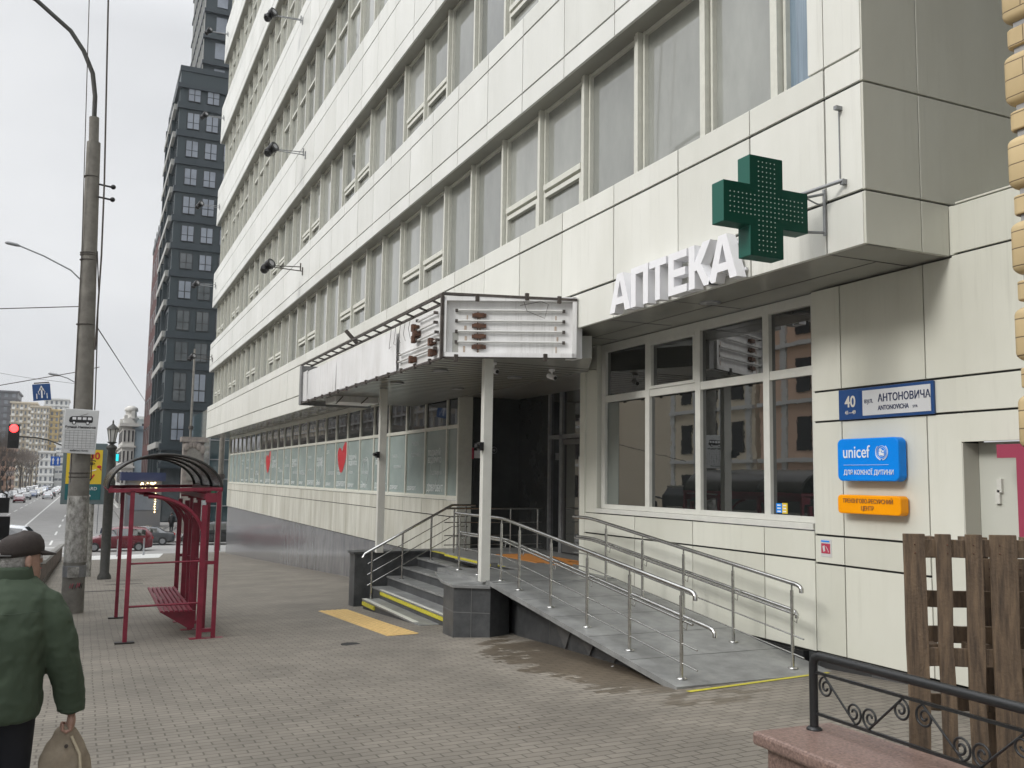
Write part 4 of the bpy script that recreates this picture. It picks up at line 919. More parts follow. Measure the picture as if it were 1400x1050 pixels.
for i in range(8): mb.box(X0-.26+i*.074, X0-.2575+i*.074, Yp, Yp+.003, .46, .81, 0)
mb.text('КИЇВПАСТРАНС', (X0, Yp, .405), YR, FU, .04, .002, 0, bold=.001, align='CENTER')
build(mb, 'printing', ['black', 'white'], t)
mb = MB(); mb.tube([(px, py-.20, 1.0), (px, py-.25, 1.0)], .02, 6); mb.tube([(px, py-.19, .6), (px, py-.25, .6)], .02, 6); build(mb, 'clamp', 'galv', t)
# ---------------------------------------------------------------- ornate lamp
g_ = gz(.64, 31.9)
t = thing('street_lantern', (.64, 31.9, g_), 'dark old-fashioned street lantern on a ribbed post behind the shelter', 'street lamp')
mb = MB(); mb.lathe([(.20, 0), (.20, .1), (.14, .2), (.145, 2.9), (.17, 2.95), (.17, 3.05), (.12, 3.15), (.11, 4.0), (.16, 4.06), (.16, 4.12), (.06, 4.2), (.16, 4.27)], (.64, 31.9, g_), 12); build(mb, 'post', 'darkpole', t)
mb = MB(); zb_ = g_+4.27; mb.lathe([(.085, 0), (.15, .40)], (.64, 31.9, zb_), 6); build(mb, 'glass', 'lampglass', t)
mb = MB()
for k in range(6):
    a = R(60*k); mb.tube([(.64+.088*math.cos(a), 31.9+.088*math.sin(a), zb_), (.64+.155*math.cos(a), 31.9+.155*math.sin(a), zb_+.41)], .012, 4)
mb.lathe([(.19, .40), (.15, .46), (.05, .55), (.02, .60), (.03, .63), (.01, .70)], (.64, 31.9, zb_), 12); build(mb, 'lantern_cap', 'darkpole', t)
# old poster pillar behind the pole
# ---------------------------------------------------------------- billboard
g_ = gz(-.1, 34)
t = thing('advertising_panel', (-.1, 34.3, g_), 'advertising light box with a yellow and teal lipstick poster on a steel leg', 'billboard')
mb = MB(); mb.box(-.78, .56, 34, 34.3, -1.05, .98); build(mb, 'frame', 'bframe', t, bevel=.02)
mb = MB(); mb.box(-.66, .42, 33.985, 34.0, -.9, -.38, 1); mb.box(-.66, .42, 33.985, 34.0, -.38, .76, 0); yy = 33.98
mb.text('30', (.02, yy, .45), YR, FU, .32, .003, 2, bold=.01); mb.text('BOULEVARD', (-.12, yy, -.58), YR, FU, .15, .003, 3, align='CENTER')
mb.tube([(-.0, yy, .30), (.1, yy, .34), (.2, yy, .30), (.1, yy, .26), (0, yy, .30)], .012, 4, 4); mb.lathe([(.035, 0), (.035, -.005)], (.1, yy, .30), 10, 4, 'y'); mb.tube([(-.02, yy, .38), (.1, yy, .42), (.22, yy, .38)], .014, 4, 4)
mb.beam((-.1, yy, .0), (.25, yy, .1), .01, .03, 3); mb.beam((.0, yy, -.35), (.12, yy, -.18), .01, .05, 4); mb.beam((.12, yy, -.18), (.2, yy, -.06), .01, .05, 2); mb.ball((.33, yy, .2), (.07, .01, .05), 2); mb.beam((.33, yy, .18), (.4, yy, .08), .01, .03, 2)
mb.text('♥', (.0, yy, -.82), YR, FU, .1, .003, 3); mb.box(-.5, -.38, yy, yy+.004, .24, .36, 4)
build(mb, 'poster', ['poster_y', 'teal', mat('redtxt', (.5, .03, .03), .5), 'white', 'black'], t)
mb = MB(); mb.tube([(.13, 34.15, g_), (.10, 34.15, -1.03)], .15, 12); build(mb, 'leg', 'posters', t)
# ---------------------------------------------------------------- traffic light, hanging signs, far lamps, wires
t = thing('traffic_light', (-.5, 40, gz(-.5, 40)), 'traffic light showing red on a long dark arm over the road', 'traffic light')
mb = MB(); mb.box(-2.85, -2.47, 39.95, 40.2, .88, 1.80); build(mb, 'housing', 'black', t, bevel=.02)
mb = MB(); mb.lathe([(.15, 0), (.15, -.03), (.10, -.05)], (-2.66, 39.94, 1.63), 16, 0, 'y'); build(mb, 'red_lamp', mat('redlamp', (1, .03, .03), .4, emit=6), t)
for z in (1.33, 1.04):
    mb = MB(); mb.lathe([(.13, 0), (.13, -.02)], (-2.66, 39.95, z), 14, 0, 'y'); build(mb, 'dark_lamp', 'rubber', t)
mb = MB(); mb.tube([(-2.47, 40.05, 1.33), (-1.9, 40.05, 1.31), (-1.5, 40.05, 1.24), (-1.0, 40.05, 1.05), (-.48, 40.05, .7)], .03, 6); mb.tube([(-.48, 40.05, 1.0), (-.50, 40.05, gz(-.5, 40))], .06, 8); build(mb, 'arm', 'darkpole', t)
t = thing('lane_sign', (-2.0, 45, 3.1), 'blue lane sign with a white arrow hanging tilted from a wire over the road', 'sign')
mb = MB(); ax = ((1, 0, .13), (0, 1, 0), (-.13, 0, 1)); mb.obox((-2.03, 45, 3.45), ax, (.35, .02, .36), 0); build(mb, 'plate', 'blue', t)
mb = MB(); 
for a, b, c, d in ((0, -.25, 0, .2), (-.2, -.28, -.2, -.05), (.2, -.28, .2, -.05)):
    A_ = Vector(ax[0]).normalized(); B_ = Vector(ax[2]).normalized(); o_ = Vector((-2.03, 44.97, 3.45)); mb.beam(o_+A_*a+B_*b, o_+A_*c+B_*d, .06 if a == 0 else .03, .01, 0, up=(0, 1, 0))
o_ = Vector((-2.03, 44.965, 3.45)); mb.prism([o_+A_*-.1+B_*.1, o_+A_*.1+B_*.1, o_+B_*.30], (0, .004, 0)); mb.tube([o_+A_*-.1+B_*-.1, o_+A_*-.13+B_*.02, o_+A_*-.05+B_*.12], .012, 4); mb.tube([o_+A_*.1+B_*-.1, o_+A_*.13+B_*.02, o_+A_*.05+B_*.12], .012, 4)
build(mb, 'arrow', 'white', t); mb = MB(); mb.obox((-2.06, 45, 3.86), ax, (.3, .02, .025)); build(mb, 'hanger', 'rustframe', t)
t = thing('lane_sign', (-3.5, 120, .7), 'small blue sign with white arrows above the far end of the road', 'sign')
mb = MB(); mb.box(-4.0, -3.0, 120, 120.05, .75, 1.8); build(mb, 'plate', mat('blue2', (.01, .10, .45), .4), t)
mb = MB(); 
for x in (-3.75, -3.25): mb.beam((x, 119.97, .9), (x, 119.97, 1.4), .12, .02, up=(0, 1, 0)); mb.prism([(x-.15, 119.96, 1.35), (x+.15, 119.96, 1.35), (x, 119.96, 1.7)], (0, .02, 0))
build(mb, 'arrow', 'white', t)
def wire(lab, pts, r=.012, nm='overhead_wire', sag=0.0):
    P = []
    for (a, b) in zip(pts[:-1], pts[1:]):
        for i in range(8):
            t = i/8; P.append((a[0]+(b[0]-a[0])*t, a[1]+(b[1]-a[1])*t, a[2]+(b[2]-a[2])*t-sag*4*t*(1-t)))
    P.append(pts[-1]); mb = MB(); mb.tube(P, r, 5)
    tag(build(mb, nm, 'rustframe', origin=pts[0]), lab, 'wire')
wire('thin overhead wire running up past the left side of the concrete pole', [(-.30, 19.9, -0.2), (-.36, 19.9, 4.4), (-.52, 19.8, 9.6), (-.62, 19.7, 12.5)], .009)
wire('thicker black cable hanging beside the right side of the concrete pole', [(-.01, 19.78, 2.4), (.0, 19.8, 4.3), (-.03, 19.85, 5.8), (-.17, 19.9, 9.68), (-.28, 19.8, 12.5)], .018)
wire('lowest span wire crossing the road, carrying the blue lane sign', [(-17, 45, 1.2), (-3.64, 45, 3.66), (-.62, 45, 4.44), (.2, 45, 4.7)], .018)
wire('upper span wire crossing the road to the concrete pole', [(-17, 45, 6.2), (-3.85, 45, 6.97), (-.78, 45, 7.35), (-.3, 45, 7.4)], .022)
wire('faint wire stretching from the concrete pole towards the red brick building', [(.0, 20.1, 2.9), (3.2, 62, 4.2), (6.5, 100, 8.0)], .012)
wire('faint wire high across the road at the left', [(-17, 60, 7.2), (-3.5, 60, 5.4), (-1, 60, 5.2)], .01)
for (lab, y, x, pts) in (('distant lamp post whose long curved arm reaches over the road from behind the concrete pole', 45, -.35, [(-.35, 8.0), (-.64, 8.43), (-1.2, 8.95), (-2.31, 9.47), (-3.3, 9.82)]), ('farther lamp post with a shorter arm and flat lamp head left of the concrete pole', 60, -.85, [(-.85, 4.9), (-.98, 5.26), (-1.4, 5.5), (-1.89, 5.64)])):
    g_ = gz(x, y); t = thing('lamp_post', (x, y, g_), lab, 'lamp post')
    mb = MB(); mb.tube([(x, y, g_), (x, y, pts[0][1])], .11, 8); build(mb, 'pole', 'concrete', t)
    mb = MB(); mb.tube([(a, y, b) for a, b in pts], .035, 6); build(mb, 'arm', 'galv', t)
    e = pts[-1]; mb = MB(); mb.tube([(e[0]+.05, y, e[1]-.02), (e[0]-.1, y, e[1]+.02), (e[0]-.45, y, e[1]+.07), (e[0]-.55, y, e[1]+.07)], [.04, .08, .08, .03], 8); build(mb, 'lamp_head', 'galv', t)
for (x, y, h, lab, r) in ((7.5, 60.0, 12, 'tall concrete pole at the street corner right of the shelter', .19), (7.85, 84, 16.0, 'slim grey pole in front of the dark tower', .13)):
    g_ = gz(x, y); t = thing('lamp_post', (x, y, g_), lab, 'lamp post'); z1 = 1.8 if h == 12 else 9.9
    mb = MB(); mb.tube([(x, y, g_), (x, y, g_+h if h != 12 else 7.5)], [r, r*.7], 10); build(mb, 'pole', 'concrete', t)
    mb = MB(); mb.lathe([(r+.05, 0), (r+.08, .15), (r+.05, .3)], (x, y, g_+(4.4 if h == 12 else 9)), 10); build(mb, 'collar', 'rustframe', t)
t = thing('round_sign', (7.35, 59.7, 0), 'small round red road sign on the corner pole', 'sign')
mb = MB(); mb.lathe([(.30, 0), (.30, -.03)], (7.2, 59.7, -.35), 16, 0, 'y'); build(mb, 'disc', 'pink', t); mb = MB(); mb.box(7.0, 7.4, 59.64, 59.66, -.40, -.30); build(mb, 'bar', 'white', t)
# picket fence strip and kerb guard along the road edge
t = thing('kerb_fence', (-1.0, 38, gz(-1, 38)), 'low fence of brown pickets with pale tops along the road edge', 'fence')
y = 27.0
mbf = MB(); k = 0
while y < 51:
    g_ = gz(-1, y); mb = MB(); mb.prism([(-1.0, y, g_+.05), (-1.0, y+.10, g_+.05), (-1.0, y+.30, g_+.72), (-1.0, y+.20, g_+.72)], (.07, 0, 0), 0); mb.box(-1.06, -.86, y+.17, y+.34, g_+.70, g_+.80, 1)
    build(mb, 'picket', [mat('picket', (.11, .088, .07), .85, var=.5, vscale=3), 'kerb'], t); y += .95
mb = MB(); mb.prism([(-1.05, 26.8, gz(-1, 26.8)), (-1.05, 51.2, gz(-1, 51.2)), (-1.05, 51.2, gz(-1, 51.2)+.22), (-1.05, 26.8, gz(-1, 26.8)+.22)], (.10, 0, 0)); build(mb, 'fence_base', 'kerb', t)
t0 = None
for i, (x, y, lab) in enumerate(((.3, 54.9, 'grey steel bollard at the corner, leftmost of the four'), (1.7, 54.9, 'grey steel bollard at the corner, second from the left'), (3.05, 55.6, 'grey steel bollard at the corner, third from the left'), (4.95, 57.2, 'grey steel bollard seen through the shelter, rightmost of the four'))):
    mb = MB(); g_ = gz(x, y); mb.lathe([(.07, 0), (.07, .03), (.045, .04), (.045, .85), (.05, .88), (.02, .93)], (x, y, g_), 10)
    tag(build(mb, 'bollard', 'galv', origin=(x, y, g_)), lab, 'bollard', 'bollards at the corner')
# markings
def mark(name, polys, m='paint', dz=-.136, lab=None, cat='road marking'):
    mb = MB()
    for P in polys: mb.add([(x, y, gz(x, y)+dz) for x, y in P], [tuple(range(len(P)))])
    o = build(mb, name, m); tag(o, kind='structure'); return o
mark('crossing_marking', [[(-.1, 50.4), (3.5, 50.4), (4.2, 57.3), (-.1, 57.3)]], dz=.004)
mark('crosswalk', [[(x, 55), (x+.55, 55), (x+.55, 58.6), (x, 58.6)] for x in [-2.4-1.25*i for i in range(11)]])
mark('lane_lines', [[(x, y), (x+.15, y), (x+.15, y+L_), (x, y+L_)] for x in (-8.7, -12.0) for y in range(80, 330, 12) for L_ in (6,)]+[[(-5.4, 78), (-5.22, 78), (-5.22, 300), (-5.4, 300)]]+[[(-2.3, y), (-2.15, y), (-2.15, y+5), (-2.3, y+5)] for y in range(76, 200, 12)])
mark('stop_line', [[(-8, 73), (-1.8, 73), (-1.8, 73.5), (-8, 73.5)], [(-1.6, 66), (-.4, 66), (-.4, 66.5), (-1.6, 66.5)]])
mark('plaza_stripes', [[(4.2+i*.9, 77.5), (4.55+i*.9, 77.5), (4.2+i*.9+3.2, 96), (3.9+i*.9+3.2, 96)] for i in range(6)], m=mat('stripe', (.10, .10, .10), .8), dz=.03)
# manhole covers
for (x, y, lab) in ((3.35, 12.5, 'small dark drain slot in the pavement left of the granite block'),):
    mb = MB(); mb.lathe([(.13, -.01), (.13, .004)], (x, y, gz(x, y)), 16); tag(build(mb, 'drain_cover', 'rubber', origin=(x, y, gz(x, y))), lab, 'drain cover')
# ---------------------------------------------------------------- granite plinth with iron railing
pl = thing('granite_plinth_wall', (4, 3, -1.85), 'low plinth capped with polished reddish granite in the front right corner', 'plinth')
C0 = Vector((2.77, 3.37)); dL = Vector((3.01-3.03, 2.27-3.30)).normalized(); nR = Vector((-dL.y, dL.x))
if nR.x < 0: nR = -nR
C0 = Vector((2.79, 3.40))
def PP(a, b, z): q = C0+dL*a+nR*b; return (q.x, q.y, z)
mb = MB(); mb.prism([PP(-.03, -.03, -1.16), PP(3.2, -.03, -1.16), PP(3.2, .62, -1.16), PP(-.03, .42, -1.16)], (0, 0, .06)); build(mb, 'cap_stone', 'granite_red', pl, bevel=.015)
mb = MB(); mb.prism([PP(.02, .02, -1.9), PP(3.1, .02, -1.9), PP(3.1, .55, -1.9), PP(.02, .38, -1.9)], (0, 0, .742)); build(mb, 'base', 'granite_red', pl)
ir = thing('iron_railing', PP(.1, .27, -1.1), 'black wrought iron railing with spiral scrolls on the granite plinth', 'railing')
a0 = Vector((3.04, 3.34, 0)); dR = Vector((3.01-3.03, 2.27-3.30, 0)).normalized()
def Q(t, h, o=0.0): return a0+dR*t+Vector((o, 0, -1.10+h))
mb = MB(); mb.tube([Q(0, 0), Q(0, .29), Q(.012, .317), Q(.045, .33), Q(1.0, .33), Q(2.4, .33)], .0195, 14); build(mb, 'top_rail', 'black_iron', ir)
mb = MB(); mb.lathe([(.035, 0), (.035, .006), (.026, .014)], Q(0, 0), 16); build(mb, 'post_foot', 'black_iron', ir)
mb = MB(); mb.beam(Q(0, .255), Q(2.4, .255), .014, .012); mb.beam(Q(0, .075), Q(2.4, .075), .014, .012); build(mb, 'flat_bars', 'black_iron', ir)
def spiral(c, r, turns, s0, dirn):
    return [(c[0]+(r*(1-i/34.0*.82))*math.cos(s0+dirn*turns*2*math.pi*i/34), c[1]+(r*(1-i/34.0*.82))*math.sin(s0+dirn*turns*2*math.pi*i/34)) for i in range(35)]
k = 0; t0_ = .02
while t0_ < 2.2:
    u = t0_
    A1 = spiral((u+.06, .20), .046, 1.7, R(100), 1); B1 = spiral((u+.225, .128), .046, 1.7, R(-80), 1)
    A2 = spiral((u+.32, .128), .046, 1.7, R(-100), -1); B2 = spiral((u+.485, .20), .046, 1.7, R(80), -1)
    for S, T in ((A1, B1), (A2, B2)):
        P = S[::-1]+T
        mb = MB(); mb.tube([Q(a, b) for a, b in P], .0052, 6); build(mb, 'scroll', 'black_iron', ir)
    t0_ += .545
# ---------------------------------------------------------------- wooden pallets
def pallet(px, py, pz, wx, hz, lean, lab, seed, yaw=0):
    rnd = random.Random(seed)
    t = thing('wooden_pallet', (px, py, pz), lab, 'pallet', 'wooden pallets standing by the railing')
    def W(x, y, z):
        y2 = y+lean*z; c, s = math.cos(yaw), math.sin(yaw); return Vector((px+x*c-y2*s, py+x*s+y2*c, pz+z))
    def plank(x0, x1, y0, y1, z0, z1, nm, jx=0):
        mb = MB(); vs = []
        n = 6
        for i in range(n+1):
            t_ = i/n
            if (z1-z0) > (x1-x0):
                z = z0+(z1-z0)*t_; w0 = rnd.uniform(-.004, .004); sk = jx*t_
                vs += [W(x0+w0+sk, y0, z), W(x1+w0+rnd.uniform(-.003, .003)+sk, y0, z), W(x1+w0+sk, y1, z), W(x0+w0+sk, y1, z)]
            else:
                x = x0+(x1-x0)*t_; w0 = rnd.uniform(-.003, .003)
                vs += [W(x, y0, z0+w0), W(x, y1, z0+w0), W(x, y1, z1+w0), W(x, y0, z1+w0)]
        fs = [(i*4+j, i*4+(j+1) % 4, (i+1)*4+(j+1) % 4, (i+1)*4+j) for i in range(n) for j in range(4)]+[(3, 2, 1, 0), (4*n, 4*n+1, 4*n+2, 4*n+3)]
        mb.add(vs, fs); build(mb, nm, 'wood', t, bevel=.003)
    xs_ = [0, .15, .26, .385, .53, .68, .80]; x = 0
    wds = [.10, .07, .077, .125, .095, .09, .10]
    pos = [0, .155, .28, .405, .57, .71, .84]
    for i in range(7):
        if pos[i]+wds[i] > wx: break
        plank(pos[i], pos[i]+wds[i], 0, .02, 0, hz, 'plank', rnd.uniform(-.02, .02))
    for z in (hz-.11, hz-.62, .05):
        plank(.06, wx, .022, .04, z, z+.085, 'crosspiece')
    for z in (hz-.115, hz-.62, .04):
        for xx in (.07, wx/2-.05, wx-.11):
            mb = MB(); vs = [W(xx+a, .042+b*.09, z+c) for c in (0, .1) for a, b in ((0, 0), (.1, 0), (.1, 1), (0, 1))]
            mb.add(vs, [(0, 3, 2, 1), (4, 5, 6, 7), (0, 1, 5, 4), (1, 2, 6, 5), (2, 3, 7, 6), (3, 0, 4, 7)]); build(mb, 'block', 'wood', t)
    for z in (hz-.36, hz-.53, hz-.85): plank(.13, wx-.02, .134, .152, z, z+.08, 'crosspiece')
    mb = MB()
    for i in range(5): 
        for z in (hz-.05, hz-.09): mb.ball(W(pos[i]+.04, -.001, z), .004, 0, 6, 4)
    build(mb, 'nail', 'rust', t)
pallet(3.56, 3.27, gz(3.7, 3.2), .72, 1.53, .0, 'weathered wooden pallet standing upright behind the iron railing, the front one', 3, yaw=R(-24))
pallet(4.10, 3.30, gz(4, 3.3), .55, 1.40, .0, 'weathered wooden pallet standing upright, partly hidden behind the front pallet', 5, yaw=R(-24))
# ---------------------------------------------------------------- neighbouring house corner with yellow brick quoins
t = thing('brick_house', (5.5, 2.9, -1.8), 'neighbouring house corner with pillowed yellow brick quoins at the right edge', 'building')
qx, qy = 4.33, 3.2
mb = MB(); mb.box(qx+.035, qx+14, -12, qy+.0, -1.9, 30); mb.box(qx+8.5, qx+9, qy+.0, 5.9, 2.7, 30); build(mb, 'wall', mat('rendergrey', (.33, .33, .33), .8), t)  # second box: unseen closing wall, added to cut the light in the alley
z = 12.0; zz = 2.66; blocks = []
# zigzag of tall pillows and thin courses, measured upwards from z=0
seq = []
top = 1.87-.0
z = 1.87
def quoin(z0, z1, big):
    mb = MB(); o = .0 if big else .014; n = 5; r = .045 if big else .010; rings = []
    for s_ in (0, .01, .03, .06, .10, .15, .5, .85, .90, .94, .97, .99, 1):
        zc = z0+(z1-z0)*s_; e = min(s_, 1-s_)*(z1-z0)
        inn = r*(1-math.sqrt(max(0, 1-(1-min(1, e/r))**2))) if e < r else 0
        x0 = qx+o+inn; y1 = qy+.05-o-inn; rr = .03
        ring_ = [(x0, qy-.9, zc), (x0, y1-rr, zc), (x0+rr*.3, y1-rr*.3, zc), (x0+rr, y1, zc), (x0+.9, y1, zc), (x0+.9, qy-.9, zc)]
        rings.append(ring_[::-1])
    mb.loft(rings, 0, big); build(mb, 'quoin_block' if big else 'quoin_course', 'ybrick', t)
M['ybrick'] = brickmat('ybrick', (.60, .46, .25), (.53, .40, .21), (.17, .12, .06), .25, .0925, ms=.0035, rough=.6, bump=.5, dirt=.2, vertical='x')
per = .455
for k in range(-3, 24):
    zb_ = 1.555+k*per
    if zb_ > 11.3: break
    quoin(zb_, zb_+.285, True); quoin(zb_-.138, zb_-.032, False)

# graffiti, litter and drain slots
mb = MB()
for i, (a, b, c) in enumerate(((-60, -2.17, .10), (-75, -2.15, .06), (-95, -2.18, .07), (-110, -2.16, .05))):
    an = R(a-0); mb.tube([(px+.203*math.cos(R(a+k*6)), py+.203*math.sin(R(a+k*6)), b+(.05 if k % 2 else -.04)) for k in range(4)], .007, 4, i % 2)
build(mb, 'graffiti', ['black', 'pink'], lp)
for i, (x, y, lab) in enumerate(((1.15, 30.5, 'dark drain slot in the pavement between the lantern and the shelter, the farther one'), (1.1, 28.6, 'dark drain slot in the pavement between the lantern and the shelter, the nearer one'), (3.3, 33.0, 'dark drain slot in the pavement seen through the right half of the shelter'), (.5, 26.0, 'dark drain slot in the pavement right of the concrete pole'))):
    mb = MB(); mb.add([gq(x-.5, y, .006), gq(x+.5, y, .006), gq(x+.5, y+.22, .006), gq(x-.5, y+.22, .006)], [(0, 1, 2, 3)]); mb.add([gq(x-.45, y+.05, .009), gq(x+.45, y+.05, .009), gq(x+.45, y+.1, .009), gq(x-.45, y+.1, .009)], [(0, 1, 2, 3)])
    tag(build(mb, 'drain_slot', mat('drain', (.06, .055, .05), .8), origin=(x, y, gz(x, y))), lab, 'drain')
rl = random.Random(4)
for i, (x, y, lab) in enumerate(((2.7, 24.5, 'tiny white scrap of litter on the pavement right of the shelter'), (1.35, 32.5, 'tiny white scrap of litter beside the foot of the lantern'), (5.35, 9.0, 'tiny white scrap of litter on the damp paving by the ramp'), (2.2, 7.9, 'small dried leaf on the open pavement in the foreground'), (3.2, 6.8, 'small dark cigarette end on the pavement in the foreground'))):
    mb = MB(); s_ = .035 if i < 2 else .018
    mb.add([(x+rl.uniform(.6, 1)*s_*math.cos(R(60*k)), y+rl.uniform(.6, 1)*s_*math.sin(R(60*k)), gz(x, y)+.006+rl.uniform(0, .012)) for k in range(6)], [(0, 1, 2, 3, 4, 5)])
    tag(build(mb, 'litter', 'white' if i < 3 else 'wood', origin=(x, y, gz(x, y))), lab, 'litter')
# ---------------------------------------------------------------- person with bag
MX, MY = -.36, 5.0; MG = gz(MX, MY)
pe = thing('person', (MX, MY, MG), 'elderly man in green padded jacket and dark cap walking away with a bag', 'person')
S = 1.63/1.75
def V(x, y, z): return (MX+x*S, MY+y*S, MG+z*S)
def skin_body():
    mb_v = []; ed = []; rad = []
    def ch(pts, parent=None):
        prev = parent
        for (x, y, z, r) in pts:
            mb_v.append(V(x, y, z)); rad.append(r*S); i = len(mb_v)-1
            if prev is not None: ed.append((prev, i))
            prev = i
        return prev
    pel = ch([(0, 0, .93, .13)]); ch([(0, 0, 1.10, .13), (0, .01, 1.28, .15), (0, .02, 1.42, .11), (.04, .045, 1.49, .06), (.07, .06, 1.53, .055)], pel)
    chest = 2
    ch([(.17, .0, 1.40, .06), (.30, -.02, 1.20, .045), (.355, .02, .98, .035), (.375, .04, .85, .026), (.38, .05, .80, .03)], chest)
    ch([(-.17, .0, 1.40, .06), (-.27, .02, 1.15, .045), (-.29, .10, .93, .035), (-.29, .12, .86, .026), (-.29, .125, .81, .03)], chest)
    ch([(.10, 0, .86, .09), (.11, .12, .50, .062), (.11, .04, .10, .042), (.11, .16, .05, .035)], pel)
    ch([(-.10, 0, .86, .09), (-.11, -.02, .50, .062), (-.11, -.26, .14, .042), (-.11, -.18, .04, .035)], pel)
    me = bpy.data.meshes.new('body'); off = Vector((MX, MY, MG)); me.from_pydata([Vector(v)-off for v in mb_v], ed, []); me.update()
    o = bpy.data.objects.new('body', me); COL.objects.link(o)
    sk = o.modifiers.new('skin', 'SKIN'); 
    for i, v in enumerate(me.skin_vertices[0].data): v.radius = (rad[i], rad[i]); v.use_root = (i == 0)
    sb = o.modifiers.new('sub', 'SUBSURF'); sb.levels = 2; sb.render_levels = 2
    dg = bpy.context.evaluated_depsgraph_get(); dg.update(); m2 = bpy.data.meshes.new_from_object(o.evaluated_get(dg))
    vs = [tuple(Vector(v.co)+off) for v in m2.vertices]; fs = [tuple(p.vertices) for p in m2.polygons]
    bpy.data.objects.remove(o); return vs, fs
mb = MB(); vs, fs = skin_body(); mb.add(vs, fs, 0, True)
# head: profile rings around a turned head (facing right and ahead)
hy = R(-58)   # turned to the right
hc = Vector(V(.095, .08, 1.612))
fx, fy = Vector((math.sin(-hy), math.cos(-hy), 0)), Vector((math.cos(-hy), -math.sin(-hy), 0))  # forward, right
def H(f, s, u): return hc+fx*f*S+fy*s*S+Vector((0, 0, u*S))
rings = []
for u, rf, rb, rs, of in ((-.125, .045, .045, .045, .045), (-.115, .07, .05, .06, .03), (-.09, .095, .075, .070, .01), (-.05, .10, .09, .075, 0), (0, .098, .10, .079, 0), (.04, .096, .104, .079, 0), (.07, .083, .090, .068, 0), (.088, .056, .060, .046, -.005), (.095, .02, .02, .02, -.01)):
    rg = []
    for k in range(20):
        a = 2*math.pi*k/20; c = math.cos(a); rr_ = rf if c > 0 else rb; rg.append(H(of+rr_*c, rs*math.sin(a), u))
    rings.append(rg)
mb.loft(rings[::-1], 0)
mb.loft([[H(.085+d, s, u) for s, u in ((-.012*w_, .02), (.012*w_, .02), (.018*w_, -.03), (-.018*w_, -.03))] for d, w_ in ((0, 1), (.02, .8), (.032, .3))], 0)   # nose
for s in (-1, 1):   # ears
    mb.ball(H(-.005, .082*s, -.012), (.017, .017, .036), 0, 10, 8); mb.ball(H(-.005, .088*s, -.03), (.012, .012, .016), 0, 8, 6)
mb.tube([V(.02, .03, 1.42), V(.06, .05, 1.48), H(-.01, 0, -.09)], [.075*S, .066*S, .062*S], 16)
# hands with five fingers each
def hand(bx, by, bz, side, curl):
    c = Vector(V(bx, by, bz))
    mb.ball(c+Vector((0, .0, -.01)), (.020, .042, .048), 0, 12, 8)
    for i in range(4):
        y = -.030+i*.020; L_ = (.062, .072, .070, .055)[i]; base = c+Vector((0, y, -.045))
        P = [base+Vector((0, 0, .02)), base]
        ang = 0; p = base
        for seg in range(3):
            ang += curl*side; p = p+Vector((-math.sin(ang)*L_/3, 0, -math.cos(ang)*L_/3))*1.05; P.append(p)
        mb.tube(P, [.0095, .0095, .009, .008, .006], 8); mb.ball(P[-1], .006, 0, 6, 5)
    P = [c+Vector((0, .035, .015)), c+Vector((-.006*side, .052, -.015)), c+Vector((-.02*side, .055, -.042)), c+Vector((-.03*side, .05, -.058))]
    mb.tube(P, [.012, .011, .009, .006], 8)
hand(.38, .055, .79, 1, R(62)); hand(-.29, .125, .80, -1, R(18))
bo = build(mb, 'body', 'skin', pe)
for s in (-1, 1):
    m2 = MB(); m2.ball(H(.088, .032*s, .005), .011, 0, 8, 6); build(m2, 'eye', 'white', pe)
mb = MB(); mb.prism([H(.101, -.02, -.055), H(.101, .02, -.055), H(.101, .015, -.062), H(.101, -.015, -.062)], fx*.004); build(mb, 'mouth', 'pink', pe)
# hair: fringe below the cap round the back
mb = MB(); rings = []
for u, k_ in ((-.085, .80), (-.06, .95), (-.02, 1.03), (.02, 1.06), (.05, 1.04)):
    rings.append([H(-.002+.106*k_*math.cos(a), .083*k_*math.sin(a), u+.008*math.sin(a*9)) for a in [R(100+160*k/20) for k in range(21)]])
n = 21; vs = [p for r in rings for p in r]; mb.add(vs, [(i*n+j, i*n+j+1, (i+1)*n+j+1, (i+1)*n+j) for i in range(len(rings)-1) for j in range(n-1)], 0, True)
o = build(mb, 'hair', 'hair', pe); so_ = o.modifiers.new('s', 'SOLIDIFY'); so_.thickness = .005; so_.offset = 1
# cap
mb = MB(); rings = []
for u, r1, r2, of in ((.02, .114, .094, 0), (.05, .115, .095, 0), (.080, .111, .092, -.002), (.108, .094, .078, -.004), (.126, .062, .052, -.006), (.133, .014, .012, -.006)):
    rings.append([H(of+r1*math.cos(2*math.pi*k/24), r2*math.sin(2*math.pi*k/24), u+.012*math.cos(2*math.pi*k/24)-.004) for k in range(24)])
mb.loft(rings, 0)
cp = build(mb, 'cap', 'capm', pe)
mb = MB(); top_ = []; bot = []
for k in range(13):
    a = R(-62+124*k/12); top_.append(H(.112*math.cos(a), .094*math.sin(a), .036)); bot.append(H(.112*math.cos(a)+.075*math.cos(a*1.2), .090*math.sin(a), .014))
mb.add(top_+bot, [(k, k+1, k+14, k+13) for k in range(12)], 0, True); o = build(mb, 'brim', 'capm', cp); so_ = o.modifiers.new('s', 'SOLIDIFY'); so_.thickness = .006
mb = MB()
for u, r in ((.028, .003),): mb.tube([H(-.121*math.cos(R(a)), .100*math.sin(R(a)), .016) for a in range(-45, 46, 9)], .0065, 6)
mb.tube([H(-.124, -.012, .018), H(-.126, .012, .018)], .009, 6); build(mb, 'adjuster', 'rib', cp)
